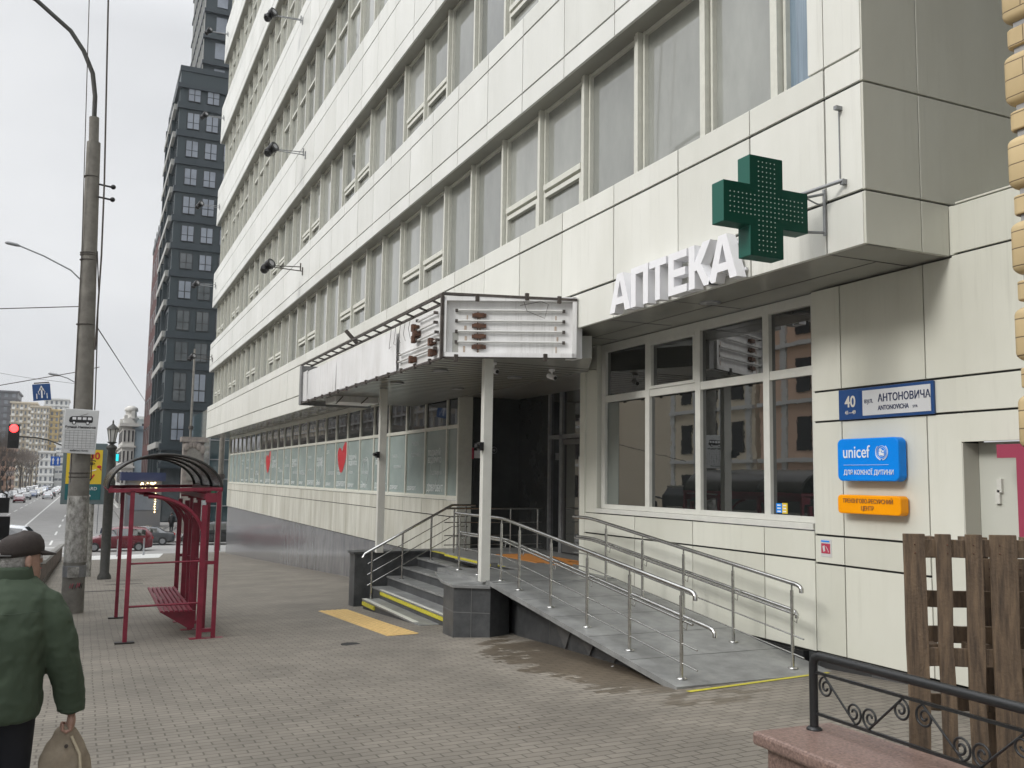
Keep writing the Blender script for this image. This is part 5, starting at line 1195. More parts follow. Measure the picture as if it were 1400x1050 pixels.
# jacket: torso and sleeves fused by remesh
mb = MB()
def ring_e(cx, cy, cz, a, b, n=28, tx=0, p=2.6):
    out = []
    for k in range(n):
        t = 2*math.pi*k/n; c, s = math.cos(t), math.sin(t); q = (abs(c)**p+abs(s)**p)**(-1/p)
        out.append(Vector(V(cx+a*c*q, cy+b*s*q, cz+tx*c*q)))
    return out
T = [(.835, .225, .170, -.02), (.84, .240, .185, -.02), (.87, .243, .188, -.02), (.95, .240, .186, -.02), (1.04, .238, .184, -.02), (1.14, .242, .184, -.02), (1.25, .250, .186, -.02), (1.35, .250, .178, -.01), (1.42, .235, .155, .01), (1.465, .195, .125, .02), (1.495, .14, .10, .03), (1.52, .10, .09, .045)]
mb.loft([ring_e(0 if z < 1.4 else (z-1.4)*.6, cy, z, a, b) for z, a, b, cy in T])
for s in (1, -1):
    Pp = [(.15*s, .0, 1.405), (.225*s, -.0, 1.37), (.275*s, -.015, 1.29), (.305*s, -.02*s, 1.18), (.335*s, .0 if s > 0 else .04, 1.06), (.358*s, .03 if s > 0 else .08, .97), (.374*s, .045 if s > 0 else .11, .86), (.376*s, .05 if s > 0 else .12, .835)]
    rr_ = [.085, .095, .095, .088, .085, .080, .070, .055]
    mb.tube([V(*p) for p in Pp], [r*S for r in rr_], 20)
jk = build(mb, 'jacket', 'coat', pe)
rm = jk.modifiers.new('r', 'REMESH'); rm.mode = 'VOXEL'; rm.voxel_size = .010; rm.use_smooth_shade = True
sm = jk.modifiers.new('sm', 'SMOOTH'); sm.iterations = 6; sm.factor = .6
tx = bpy.data.textures.new('folds', 'CLOUDS'); tx.noise_scale = .16; tx.noise_depth = 2
dm = jk.modifiers.new('d', 'DISPLACE'); dm.texture = tx; dm.strength = .013; dm.mid_level = .5; dm.texture_coords = 'LOCAL'
tx2 = bpy.data.textures.new('creases', 'MARBLE'); tx2.noise_scale = .09; tx2.turbulence = 9
dm = jk.modifiers.new('d2', 'DISPLACE'); dm.texture = tx2; dm.strength = .007; dm.mid_level = .5; dm.texture_coords = 'LOCAL'
mb = MB(); mb.loft([ring_e(.055, .055, z, a, b, 24) for z, a, b in ((1.49, .118, .10), (1.515, .112, .103), (1.555, .104, .10), (1.575, .098, .097), (1.57, .090, .088), (1.54, .086, .085))]); build(mb, 'collar', 'coat', jk)
mb = MB(); mb.tube([V(x, y, z) for x, y, z in ((-.21, -.165, 1.37), (-.1, -.178, 1.36), (0, -.182, 1.36), (.1, -.178, 1.36), (.21, -.165, 1.37))], .002, 4); 
for xx in (.305,): mb.lathe([(.066*S, 0), (.067*S, .05*S), (.064*S, .055*S)], V(.375, .047, .836), 18)
build(mb, 'cuff_and_seam', 'coat', jk)
mb = MB()
for s in (1, -1):
    pts = [(.10*s, 0, .99), (.11*s, .0, .86), (.115*s, .12 if s > 0 else -.03, .50), (.115*s, .05 if s > 0 else -.25, .12), (.115*s, .045 if s > 0 else -.26, .07)]
    mb.tube([V(*p) for p in pts], [r*S for r in (.115, .11, .085, .075, .075)], 18)
build(mb, 'trousers', 'trousers', pe)
for s in (1, -1):
    mb = MB(); yy = .04 if s > 0 else -.27
    mb.loft([[V(.115*s+a*w_, yy+y_, h*b_) for a, b_ in ((-.045, 0), (.045, 0), (.045, .6), (.02, 1), (-.02, 1), (-.045, .6))] for y_, w_, h in ((-.10, .8, .06), (-.06, 1, .10), (.02, 1, .10), (.08, 1.05, .07), (.15, .95, .06), (.19, .5, .04))]); build(mb, 'shoe', 'black', pe)
# bag hanging from the hand
HX, HY, HZ = V(.375, .055, .76)
bg_ = thing('tote_bag', (HX, HY, MG+.12), 'beige fabric bag with buckled strap hanging from the man\'s right hand', 'bag')
mb = MB(); rg = []
for z, a, b in ((.0, .12, .06), (.02, .15, .08), (.12, .16, .085), (.26, .155, .08), (.38, .13, .06), (.47, .095, .04), (.53, .055, .025), (.57, .022, .016)):
    rg.append([Vector((HX-.02+a*math.cos(t)*(1+.07*math.sin(4*t+z*14)), HY+b*math.sin(t)*(1+.12*math.sin(3*t+z*9)), MG+.13+z)) for t in [2*math.pi*k/26 for k in range(26)]])
mb.loft(rg); pc_ = build(mb, 'pouch', 'bag', bg_, subsurf=2)
tx3 = bpy.data.textures.new('crumple', 'CLOUDS'); tx3.noise_scale = .11; tx3.noise_depth = 1
dm = pc_.modifiers.new('d', 'DISPLACE'); dm.texture = tx3; dm.strength = .045; dm.mid_level = .5; dm.texture_coords = 'LOCAL'
mb = MB(); mb.tube([(HX-.015, HY-.015, MG+.13+.55), (HX+.0, HY-.02, HZ-.05), (HX-.01, HY, HZ-.03), (HX+.0, HY+.02, HZ-.05), (HX-.015, HY+.015, MG+.13+.55)], .010, 8); build(mb, 'handle', 'bag', bg_)
mb = MB(); bz = MG+.13
mb.tube([(HX+.01, HY-.03, bz+.53), (HX+.05, HY-.055, bz+.45), (HX+.06, HY-.075, bz+.36), (HX+.065, HY-.095, bz+.2)], .007, 6)
mb.box(HX-.03, HX+.11, HY-.088, HY-.078, bz+.35, bz+.375); mb.box(HX+.03, HX+.055, HY-.094, HY-.078, bz+.34, bz+.385, 1); mb.lathe([(.009, 0), (.009, -.006)], (HX-.01, HY-.045, bz+.49), 10, 1, 'y')
build(mb, 'strap', ['strapm', 'rustframe'], bg_)
# ---------------------------------------------------------------- cars
def car(name, x, y, rz_, paint, lab, L_=4.3, Hh=1.55, W=1.75, kind='hatch', group=None, z=None):
    g = gz(x, y)-.14 if z is None else z
    t = thing('parked_car' if name is None else name, (x, y, g), lab, 'car', group)
    st_ = {'hatch': [(-.5, .35, .75, .95, .80), (-.485, .25, .95, 1.15, .9), (-.40, .2, .98, 1.48, .97), (-.2, .2, .97, 1.56, 1), (0, .2, .95, 1.56, 1), (.12, .2, .93, 1.44, 1), (.26, .2, .90, .97, .99), (.40, .22, .80, .84, .95), (.48, .28, .66, .70, .86), (.5, .35, .55, .58, .75)],
           'sedan': [(-.5, .35, .75, .80, .82), (-.48, .25, .93, .95, .9), (-.36, .2, .98, 1.02, .97), (-.22, .2, .96, 1.38, 1), (-.08, .2, .95, 1.45, 1), (.06, .2, .93, 1.42, 1), (.20, .2, .92, .98, .99), (.40, .22, .82, .85, .95), (.485, .28, .66, .70, .86), (.5, .35, .55, .58, .75)]}[kind]
    hs_ = Hh/1.56; rings = []
    for sx_, zb, zbelt, zr, wf in st_:
        w_ = W/2*wf; wr = w_*.78 if zr-zbelt > .2 else w_*.93
        rings.append([(sx_*L_, yy, zz*hs_) for yy, zz in ((-w_*.9, zb), (-w_, zb+.12), (-w_, zbelt-.08), (-w_*.97, zbelt), (-wr, zr-.05), (-wr*.8, zr), (wr*.8, zr), (wr, zr-.05), (w_*.97, zbelt), (w_, zbelt-.08), (w_, zb+.12), (w_*.9, zb))])
    c, s = math.cos(rz_), math.sin(rz_)
    def tf(p): return (x+p[0]*c-p[1]*s, y+p[0]*s+p[1]*c, g+p[2])
    mb = MB(); mb.loft([[tf(p) for p in r] for r in rings], 0); build(mb, 'body', paint, t)
    mb = MB()
    def quadp(a, b, cc, d, o=(0, 0, 0)): mb.add([tf(q) for q in (a, b, cc, d)], [(0, 1, 2, 3)])
    def lerp(i, f, k, dy):   # point on ring i between belt (3) and roof (4)
        a, b = rings[i][k], rings[i][k+1 if k == 3 else k-1]; q = [a[j]+(b[j]-a[j])*f for j in range(3)]; return (q[0], q[1]+dy, q[2])
    idx = [i for i, r in enumerate(st_) if r[3]-r[2] > .2]
    for k, dy in ((3, -.012), (8, .012)):
        for i in range(idx[0], idx[-1]):
            a = .08 if i != idx[0] else .2
            P = [lerp(i, .1, k, dy), lerp(i+1, .1, k, dy), lerp(i+1, .88, k, dy), lerp(i, .88, k, dy)]
            P[0] = (P[0][0]+.05, P[0][1], P[0][2]); P[3] = (P[3][0]+.05, P[3][1], P[3][2]); quadp(*P)
        i = idx[-1]; quadp(lerp(i, .1, k, dy), lerp(i+1, .5, k, dy), lerp(i+1, .6, k, dy), lerp(i, .88, k, dy)) 
    build(mb, 'side_windows', 'glass_dark', t)
    mb = MB(); i = idx[-1]; a, b = rings[i], rings[i+1]
    def mixp(p, q, f): return tuple(p[j]+(q[j]-p[j])*f for j in range(3))
    def up(p): return (p[0]+.012, p[1], p[2]+.014)
    mb.add([tf(up(q)) for q in (mixp(a[5], b[5], .04), mixp(a[6], b[6], .04), mixp(a[6], b[6], .92), mixp(a[5], b[5], .92))], [(0, 1, 2, 3)])
    build(mb, 'windscreen', 'glass_dark', t); mb = MB()
    i = idx[0]; a, b = rings[i], rings[i-1]
    def up2(p): return (p[0]-.014, p[1], p[2]+.012)
    mb.add([tf(up2(q)) for q in (mixp(a[5], b[5], .08), mixp(a[6], b[6], .08), mixp(a[6], b[6], .85), mixp(a[5], b[5], .85))], [(3, 2, 1, 0)]); build(mb, 'rear_window', 'glass_dark', t)
    for fx_ in (-.30, .31):
        for sy_ in (-1, 1):
            mb = MB(); c0 = (fx_*L_, sy_*(W/2-.10), .31)
            def wheel(r0, r1, w0, w1, m):
                vs = []; n = 18
                for (r_, w_) in ((r0, w0), (r1, w0), (r1, w1), (r0, w1)):
                    for k in range(n): a = 2*math.pi*k/n; vs.append(tf((c0[0]+r_*math.cos(a), c0[1]+w_*sy_, c0[2]+r_*math.sin(a))))
                mb.add(vs, [(j*n+k, j*n+(k+1) % n, ((j+1) % 4)*n+(k+1) % n, ((j+1) % 4)*n+k) for j in range(4) for k in range(n)], m)
            wheel(.19, .31, -.08, .115, 0); wh = build(mb, 'wheel', 'rubber', t)
            mb = MB(); wheel(.0, .20, -.05, .105, 0); build(mb, 'rim', 'galv', wh)
    for sy_ in (-1, 1):
        for xx, m_, nm_, z_ in ((.487, 'lampglass', 'headlight', .60), (-.493, 'taillight', 'tail_light', .86)):
            mb = MB(); mb.add([tf((xx*L_+a, sy_*W/2*.72+b, z_*hs_+cc)) for cc in (-.07, .07) for a, b in ((-.05, -.15), (.05, -.15), (.05, .15), (-.05, .15))], [(0, 3, 2, 1), (4, 5, 6, 7), (0, 1, 5, 4), (1, 2, 6, 5), (2, 3, 7, 6), (3, 0, 4, 7)]); build(mb, nm_, m_, t)
    return t
M['taillight'] = mat('taillight', (.35, .01, .01), .3)
def pnt(n, c): return mat('paint_'+n, c, .25, coat=.6)
car('red_car', 2.03, 68.3, math.pi, pnt('red', (.115, .004, .012)), 'dark red people carrier crossing the junction behind the shelter', 4.45, 1.62)
car('white_car', -5.3, 69.0, R(172), pnt('silver', (.60, .62, .64)), 'silver-white estate car at the junction seen behind the man\'s cap', 4.6, 1.8, 1.9)
car('black_car', 8.9, 74.5, math.pi, pnt('black', (.012, .012, .013)), 'black car waiting behind the right side of the shelter', 4.8, 1.75, 1.9)
car('black_car', 4.0, 75.0, math.pi, pnt('dgrey', (.06, .065, .07)), 'dark grey car partly hidden behind the red car', 4.4, 1.5, 1.8, 'sedan')
cols = [('white', (.62, .62, .61)), ('silver', (.40, .41, .42)), ('black', (.012, .012, .013)), ('dgrey', (.06, .065, .07)), ('blue', (.03, .06, .14)), ('red', (.28, .02, .02)), ('beige', (.4, .37, .3))]
protos = {}
def farcar(x, y, rz_, ci, lab):
    key = ci
    if key not in protos:
        protos[key] = car('distant_car', 0, 0, 0, pnt(*cols[ci]), '-', kind='sedan' if ci % 2 else 'hatch', z=0); o = protos[key]; o.location = (x, y, gz(x, y)-.14)
    else:
        o = copy_tree(protos[key]); o.location = (x, y, gz(x, y)-.14)
    o.rotation_euler = (0, 0, rz_); tag(o, lab, 'car', 'distant traffic on the road'); return o
rnd = random.Random(11); cn = [c[0].replace('dgrey', 'dark grey') for c in cols]
n = 0
for lane, dirn, nm in ((-3.7, 90, 'the nearest lane'), (-7.0, 90, 'the second lane'), (-10.3, -90, 'the third lane'), (-13.6, -90, 'the parking row on the left')):
    y = {-3.7: 225, -7.0: 205, -10.3: 181, -13.6: 150}[lane]; k = 0
    while y < 390:
        ci = (5 if (lane == -10.3 and k == 0) else rnd.choice([0, 0, 1, 1, 2, 3, 4, 6])) if lane != -13.6 else rnd.choice([2, 3, 1, 0, 2])
        ordn = ['first', 'second', 'third', 'fourth', 'fifth', 'sixth', 'seventh', 'eighth', 'ninth', 'tenth', 'eleventh', 'twelfth', 'thirteenth', 'fourteenth', 'fifteenth', 'sixteenth', 'seventeenth', 'eighteenth', 'nineteenth', 'twentieth']
        if k < len(ordn): farcar(lane+rnd.uniform(-.3, .3), y, R(dirn), ci, 'distant %s car, %s from the junction in %s' % (cn[ci], ordn[k], nm))
        k += 1; y += rnd.uniform(6.5, 9) if lane == -13.6 else rnd.uniform(11, 24)
# bus at the left edge
g_ = gz(-3, 20)-.14
t = thing('black_bus', (-3.2, 20, g_), 'front corner of a dark bus with big wing mirrors at the left edge', 'bus')
def rb(x0, x1, y0, y1, z0, z1, m=0, b=MB()): return MB().box(x0, x1, y0, y1, z0, z1)
bz_ = lambda y: gz(-2, y)-.14
zr_ = -.18
mb = MB(); P = [(-1.98, bz_(14)+.35), (-1.95, zr_-.25), (-2.15, zr_), (-4.2, zr_), (-4.4, zr_-.25), (-4.4, bz_(14)+.35)]
mb.loft([[(x, y, z) for x, z in P] for y in (13.8, 24.9)][::-1], 0, False); build(mb, 'body', mat('busbody', (.03, .03, .032), .3), t, bevel=.05)
mb = MB(); mb.box(-1.96, -1.935, 14.2, 24.6, -1.75, -.75); mb.box(-4.1, -2.2, 24.88, 24.93, -2.1, -.7); build(mb, 'windows', 'glass_dark', t)
mb = MB(); mb.box(-4.0, -2.15, 14, 24.9, zr_-.0, zr_+.06); build(mb, 'roof', 'kerb', t)
mb = MB(); mb.box(-1.955, -1.93, 14, 24.7, -2.25, -2.05); build(mb, 'red_stripe', 'red', t)
for y in (16, 23):
    mb = MB(); mb.lathe([(.1, -.12), (.48, -.12), (.48, .12), (.1, .12)], (-2.1, y, bz_(y)+.48), 20, 0, 'x'); build(mb, 'wheel', 'rubber', t)
    mb = MB(); mb.lathe([(.1, -.12), (.48, -.12), (.48, .12), (.1, .12)], (-4.2, y, bz_(y)+.48), 20, 0, 'x'); build(mb, 'wheel', 'rubber', t)
mb = MB(); mb.tube([(-2.0, 24.8, -.55), (-1.85, 25.1, -.48), (-1.72, 25.1, -.55), (-1.72, 25.1, -.9)], .025, 6); mb.box(-1.86, -1.62, 25.05, 25.2, -1.62, -1.06); mb.box(-1.9, -1.66, 25.05, 25.2, -.98, -.62); build(mb, 'mirror', 'black', t, bevel=.02)
# ---------------------------------------------------------------- dark glass-and-slate tower
T1 = thing('residential_tower', (14, 115, -5.1), 'dark slate high-rise with paired windows and pale balcony edges beyond the junction', 'building')
M['slate'] = mat('slate', (.020, .033, .038), .45, vscale=.6, col2=(.022, .034, .039))
M['slate2'] = mat('slate2', (.018, .028, .034), .4)
M['towerglass'] = mat('towerglass', (.22, .25, .29), .06, vscale=.4, col2=(.15, .17, .20), ior=1.8)
M['towerglass_d'] = mat('towerglass_d', (.05, .06, .065), .06, vscale=.4, col2=(.10, .11, .115), ior=1.7)
M['balc'] = mat('balc', (.33, .33, .31), .6)
tx_, ty_ = 6.85, 106
mb = MB(); mb.box(tx_+.15, 32, ty_+.15, 123.8, -5.2, 45.3); build(mb, 'walls', 'slate', T1)
mb = MB()
fl = [2.9, 7.3, 11.7, 15.1, 18.6, 21.9, 25.0, 28.1, 31.4, 34.6, 37.8, 41.0]
for z in fl: mb.box(tx_-.05, 32.1, ty_-.05, 123.9, z-.35, z+.35)
mb.box(tx_-.15, 32.2, ty_-.15, 124, 43.0, 43.5); mb.box(tx_+.05, 32, ty_+.05, 123.8, 45.0, 45.6); build(mb, 'cornice', 'slate2', T1)
wins = []
for fi, z in enumerate(fl[:-1]+[41.0]):
    zt2 = (fl+[44.3])[fi+1] if fi+1 < len(fl) else 44.3
    h = zt2-z
    for b in range(8):
        x = 7.85+b*2.02; m_ = 0 if fi > 5 or (fi*3+b) % 4 == 0 else 1
        if fi == 0: z0_, z1_ = 3.6, 6.6
        else: z0_, z1_ = z+.55, zt2-.75
        if h < 2: continue
        mb = MB(); wins.append(mb); mb.box(x, x+1.35, ty_+.05, ty_+.12, z0_, z1_, 2)
        for c in (0, 1):
            mb.box(x+.06+c*.66, x+.62+c*.66, ty_-.0, ty_+.1, z0_+.06, z0_+(z1_-z0_)*.38, m_); mb.box(x+.06+c*.66, x+.62+c*.66, ty_+.0, ty_+.1, z0_+(z1_-z0_)*.42, z1_-.06, m_)
window_parts(wins, ['towerglass', 'towerglass_d', 'black'], T1)
mb = MB()
for fi, z in enumerate(fl):
    mb.box(tx_-.35, tx_+.2, ty_+1.5, 123, z-.1, z+.55, 0)
for y in (111, 116, 121): mb.box(tx_-.3, tx_+.2, y, y+.4, -5, 43, 1)
for fi, z in enumerate(fl):
    for k in range(3): mb.box(tx_+.1, tx_+.16, 107+k*5, 110.4+k*5, z+.8, z+2.6, 2)
build(mb, 'balcony', ['balc', 'slate', 'towerglass_d'], T1)
mb = MB(); mb.box(tx_-.2, 32, ty_-1.2, ty_+.1, .6, 1.2, 0); mb.box(7.4, 9.0, ty_-.1, ty_, -5, .5, 1); mb.box(9.4, 14.6, ty_-.12, ty_, -5, .4, 1); build(mb, 'shop_canopy', ['slate2', 'towerglass_d'], T1)
mb = MB(); mb.text('МФЦ', (10.2, ty_-1.25, .0), YR, FU, .6, .05, 0, bold=.02); build(mb, 'shop_lettering', 'white', T1)
T2 = thing('residential_tower', (20, 135, -5.1), 'taller dark tower rising behind the slate high-rise, cut off by the top of the picture', 'building')
mb = MB(); mb.box(12.0, 40, 138, 160, -5, 105, 0); build(mb, 'walls', 'slate', T2)
mb = MB()
for k in range(24):
    z = 8+k*4; mb.box(11.8, 40, 137.4, 160, z, z+.5, 0)
for k in range(10): mb.box(11.9, 12.05, 138+k*2.2, 138.5+k*2.2, -5, 105, 1)
build(mb, 'cornice', ['slate2', 'balc'], T2)
wins = []
for k in range(23, -1, -1):
    for b in range(9): wins.append(MB()); wins[-1].box(13.6+b*2.6, 15.1+b*2.6, 137.9, 138.02, 9.2+k*4, 11.6+k*4)
wins.sort(key=lambda q: abs(q.v[0][2]-57)+q.v[0][0]*.3); window_parts(wins, 'towerglass', T2)
T3 = thing('brick_tower', (9, 150, -5.1), 'red-brown brick tower just left of the slate high-rise', 'building')
mb = MB(); mb.box(7.05, 9, 124.2, 146, -5.2, 32.5); mb.box(6.95, 9.05, 124.1, 146.1, 32.5, 33.3, 1)
for z in range(2, 34, 4): mb.box(7.03, 9.05, 124.18, 146.02, z, z+.2, 1)
for z in range(0, 34, 4):
    for y in range(127, 144, 4): mb.box(7.03, 7.1, y, y+1.4, z, z+2.4, 2)
build(mb, 'walls', [mat('redbrick', (.085, .024, .018), .8, var=.3, vscale=1), 'slate2', 'black'], T3)
# glass corner building right behind the office block
t = thing('glass_building', (15, 80, -5.1), 'low glass-fronted building behind the far end of the office block', 'building')
mb = MB(); mb.box(9.05, 30, 80, 96, -5, 5.6); build(mb, 'glass_wall', mat('tealglass', (.05, .09, .10), .05, vscale=.4, col2=(.02, .035, .04), ior=1.8), t)
mb = MB()
for x in [9.0+1.15*k for k in range(18)]: mb.box(x, x+.07, 79.9, 80.0, -5, 5.7)
for z in (-2.6, -.4, 1.2, 2.8, 5.6): mb.box(9, 30, 79.88, 79.98, z, z+.08)
build(mb, 'mullions', 'galv', t)
mb = MB(); mb.box(6.9, 8.5, 79, 80.2, -5, 2.6, 0); mb.box(6.7, 8.7, 78.8, 80.3, 2.6, 3.0, 0); mb.box(7.2, 8.3, 78.9, 79.0, -.5, 2.2, 1)
for k in range(5): mb.ball((7.1+k*.32, 78.9, 2.2+.25*math.sin(k)), (.22, .1, .35), 0)
tag(build(mb, 'stone_gateway', [mat('stone', (.26, .23, .20), .8, vscale=3, col2=(.14, .12, .11)), 'concrete'], origin=(7.7, 79.5, -5)), 'weathered stone pier with carved top seen over the shelter roof', 'pier')
t = thing('pharmacy_sign', (7.1, 66, -1.2), 'distant green cross sign seen right of the shelter', 'sign')
mb = MB(); mb.box(6.95, 7.95, 66, 66.2, -1.3, -.7); mb.box(7.2, 7.65, 65.99, 66.21, -1.75, -.25); build(mb, 'cross_face', mat('greenb', (.0, .12, .05), .4), t)
mb = MB(); mb.box(7.42, 7.48, 66.1, 66.16, gz(7, 66), -1.7); build(mb, 'pole', 'darkpole', t)
mb = MB()
for k in range(40): mb.ball((rnd.uniform(4.6, 6.2) if k < 30 else 6.0, 95+rnd.uniform(0, 1), (-1.1+rnd.uniform(-.25, .25)) if k < 30 else -1.4-(k-30)*.25), .07, 0, 6, 4)
tag(build(mb, 'string_lights', mat('fairy', (1, .75, .4), .4, emit=4), origin=(5.4, 95, -1)), 'warm string lights along a shop front behind the shelter', 'lights')
t = thing('shop_kiosk', (4.9, 97, -5.1), 'dark shop front with a lit sign behind the shelter', 'shop')
mb = MB(); mb.box(3.4, 6.6, 96.2, 100, -5.1, -.7, 0); mb.box(3.6, 6.4, 96.15, 96.25, -3.5, -2.0, 1); mb.box(2.9, 6.9, 96, 100, -.7, .1, 2); build(mb, 'walls', [mat('shopwall', (.16, .16, .165), .6), 'towerglass', 'navytxt'], t)
# old white and blue houses
M['oldw'] = mat('oldw', (.66, .65, .61), .8, var=.2, vscale=.5); M['oldb'] = mat('oldb', (.50, .62, .70), .8, var=.12, vscale=.3); M['dkwin'] = mat('dkwin', (.04, .035, .035), .2)
def facade(name, lab, x0, x1, y0, y1, z1, wall, rows_, cols_, roof=None, side=True, turret=False, wm='dkwin', zb_=-5.3, ww=.45, wh=.55, balc=False):
    t = thing(name, ((x0+x1)/2, y0, zb_), lab, 'building')
    mb = MB(); mb.box(x0, x1, y0, y1, zb_, z1); build(mb, 'walls', wall, t)
    wins = []; pr = (z1-zb_)/rows_; pc = (x1-x0)/cols_; py = max(3.0, pc); 
    for r in range(rows_):
        z = zb_+pr*(r+.25)
        for c in range(cols_): wins.append(MB()); wins[-1].box(x0+pc*(c+.5-ww/2), x0+pc*(c+.5+ww/2), y0-.06, y0+.05, z, z+pr*wh)
        if side:
            nc = int((y1-y0)/py)
            for sx_ in ((x1,) if x0 < 0 else (x0,)):
                for c in range(nc): wins.append(MB()); wins[-1].box(sx_-.06, sx_+.06, y0+py*(c+.5-ww/2), y0+py*(c+.5+ww/2), z, z+pr*wh)
    wins.sort(key=lambda q: abs(q.v[0][1]-y0)); window_parts(wins, wm, t)
    mb = MB()
    for r in range(rows_+1): z = zb_+pr*r+.02; mb.box(x0-.25, x1+.25, y0-.25, y1+.25, min(z, z1)-.1, min(z, z1)+.18)
    mb.box(x0-.5, x1+.5, y0-.5, y1+.5, z1, z1+.5); build(mb, 'cornice', roof or wall, t)
    if balc:
        mb = MB()
        for r in range(1, rows_):
            for c in range(0, cols_, 2): z = zb_+pr*r; mb.box(x0+pc*c+.2, x0+pc*(c+1)-.1, y0-1.0, y0-.02, z, z+pr*.38)
        build(mb, 'balcony', balc, t)
    if turret:
        mb = MB(); mb.lathe([(.9, 0), (.9, 1.0), (1.15, 1.1), (1.15, 1.4), (.8, 1.5), (.8, 2.3), (1.0, 2.4), (.9, 2.9), (.4, 3.2)], (x0+1.1, y0+2, z1), 10); mb.box(x0+.1, x0+.6, y0, y0+.5, z1, z1+1.7); mb.box(x0-.4, x0+.1, y0+3, y0+4, z1, z1+1.2); mb.box(x1-.6, x1-.1, y0+1, y0+3, z1, z1+2.4)
        mb.prism([(x0+.2, y0-.1, z1+.5), (x0+1.6, y0-.1, z1+.5), (x0+.9, y0-.1, z1+1.5)], (0, 1, 0)); build(mb, 'turret', 'oldw', t)
    return t
facade('old_house', 'ornate white old house with turret and red-brown windows beyond the lantern', 4.4, 6.1, 150, 170, 7.0, 'oldw', 4, 3, turret=True, ww=.4)
facade('old_house', 'pale blue blank-walled house between the white old house and the brick tower', 6.2, 10, 150.5, 172, 6.6, 'oldb', 1, 1, ww=.01, wh=.01, side=False)
facade('old_house', 'grey-white house top with chimneys above the pale blue house', 6.3, 12, 174, 190, 9.4, 'oldw', 4, 4)
# apartment blocks at the far left
M['apt'] = mat('apt', (.52, .46, .36), .8, var=.15, vscale=.1); M['apt_y'] = mat('apt_y', (.56, .43, .21), .8, var=.12, vscale=.1); M['apt_g'] = mat('apt_g', (.12, .12, .13), .7, var=.2, vscale=.1); M['aptwin'] = mat('aptwin', (.22, .24, .26), .3, vscale=.2, col2=(.10, .11, .12))
M['aptw'] = mat('aptw', (.62, .62, .60), .7)
facade('apartment_block', 'dark grey apartment block at the far left beyond the traffic light', -32, -23, 352, 372, 26.5, 'apt_g', 14, 4, wm='aptwin')
facade('apartment_block', 'cream apartment block with many windows behind the traffic light', -24.5, -17.2, 350, 372, 22.8, 'apt', 13, 6, wm='aptwin', balc='aptw')
facade('apartment_block', 'tall cream and grey apartment block below the hanging blue lane sign', -18.2, -12.8, 342, 362, 21.2, 'apt', 13, 6, wm='aptwin', balc='aptw')
facade('apartment_block', 'yellow-walled apartment block left of the bus stop plate', -12.8, -9.8, 346, 360, 20.5, 'apt_y', 13, 2, wm='aptwin')
facade('apartment_block', 'grey balconied end of the apartment blocks behind the bus stop plate', -9.8, -5.0, 348, 365, 20.8, 'aptw', 13, 4, wm='aptwin', balc='apt')
facade('apartment_block', 'pale apartment block peeping out above the others in the distance', -16, -8, 380, 395, 26.6, 'aptw', 14, 5, wm='aptwin')
facade('white_office', 'small white office building at the end of the road', -13.0, -9.2, 300, 312, 5.6, 'aptw', 5, 3, wm='aptwin')
facade('white_office', 'plain white building directly behind the advertising panel', -9.0, -3.6, 305, 320, 8.2, 'aptw', 6, 5, wm='aptwin', ww=.8, wh=.3)
facade('pink_house', 'pinkish old house behind the bare trees', -20, -14.8, 210, 232, 4.4, mat('pinkwall', (.46, .30, .22), .8, var=.2, vscale=.3), 5, 4)
facade('old_house', 'long row house in brown stone behind the trees on the left', -27, -19.6, 112, 200, 6.0, mat('brownwall', (.24, .20, .17), .8, var=.3, vscale=.3), 5, 4)
facade('old_house', 'grey house at the far right of the road behind the lantern', 3.4, 5.2, 205, 240, 4.6, 'apt', 5, 3)
# opposite side of the street, mirrored in the pharmacy windows
M['peach'] = mat('peach', (.78, .54, .40), .8, var=.15, vscale=.3); M['cream'] = mat('cream', (.80, .70, .54), .8, var=.15, vscale=.3)
for i, (ya, yb, z1, wl, l) in enumerate(((-6, 12, 15, 'apt', 'brownish'), (12.5, 30, 16, 'cream', 'cream'), (30.5, 48, 14, 'peach', 'peach coloured'), (48.5, 58, 16, 'cream', 'tall cream'), (76, 120, 14, 'apt', 'brownish stone'), (120.5, 170, 17, 'brownwall', 'dark stone'), (170.5, 240, 15, 'cream', 'long cream'))):
    t = thing('opposite_house', (-26, (ya+yb)/2, -3), l+' classical house across the road, mirrored in the shop windows', 'building')
    zb_ = gz(-20, yb)-.3
    mb = MB(); mb.box(-38, -25, ya, yb, zb_, z1); build(mb, 'walls', wl, t)
    wins = []; n_ = int((z1+2.5)/3.6)
    for r in range(n_):
        y = ya+1.2
        while y < yb-2: wins.append(MB()); wins[-1].box(-25.08, -24.9, y, y+1.2, -1.6+r*3.6, .5+r*3.6); y += 2.9
    window_parts(wins, 'dkwin', t)
    mb = MB()
    for r in range(n_): mb.box(-25.0, -24.7, ya, yb, 1.3+r*3.6, 1.55+r*3.6)
    y = ya+.4
    while y < yb: mb.box(-25.0, -24.85, y, y+.45, zb_, z1); y += 2.9
    mb.box(-38.3, -24.4, ya-.1, yb+.1, z1, z1+.5); build(mb, 'cornice', 'aptw', t)
car('delivery_van', -7.2, 22, R(90), pnt('vdark', (.03, .035, .035)), 'dark van on the road, seen only mirrored in the pharmacy windows', 5.6, 2.1, 2.0)
car('yellow_car', -10.2, 27, R(90), pnt('yel', (.6, .4, .02)), 'yellow car on the road, seen only mirrored in the pharmacy windows', 4.4, 1.5)
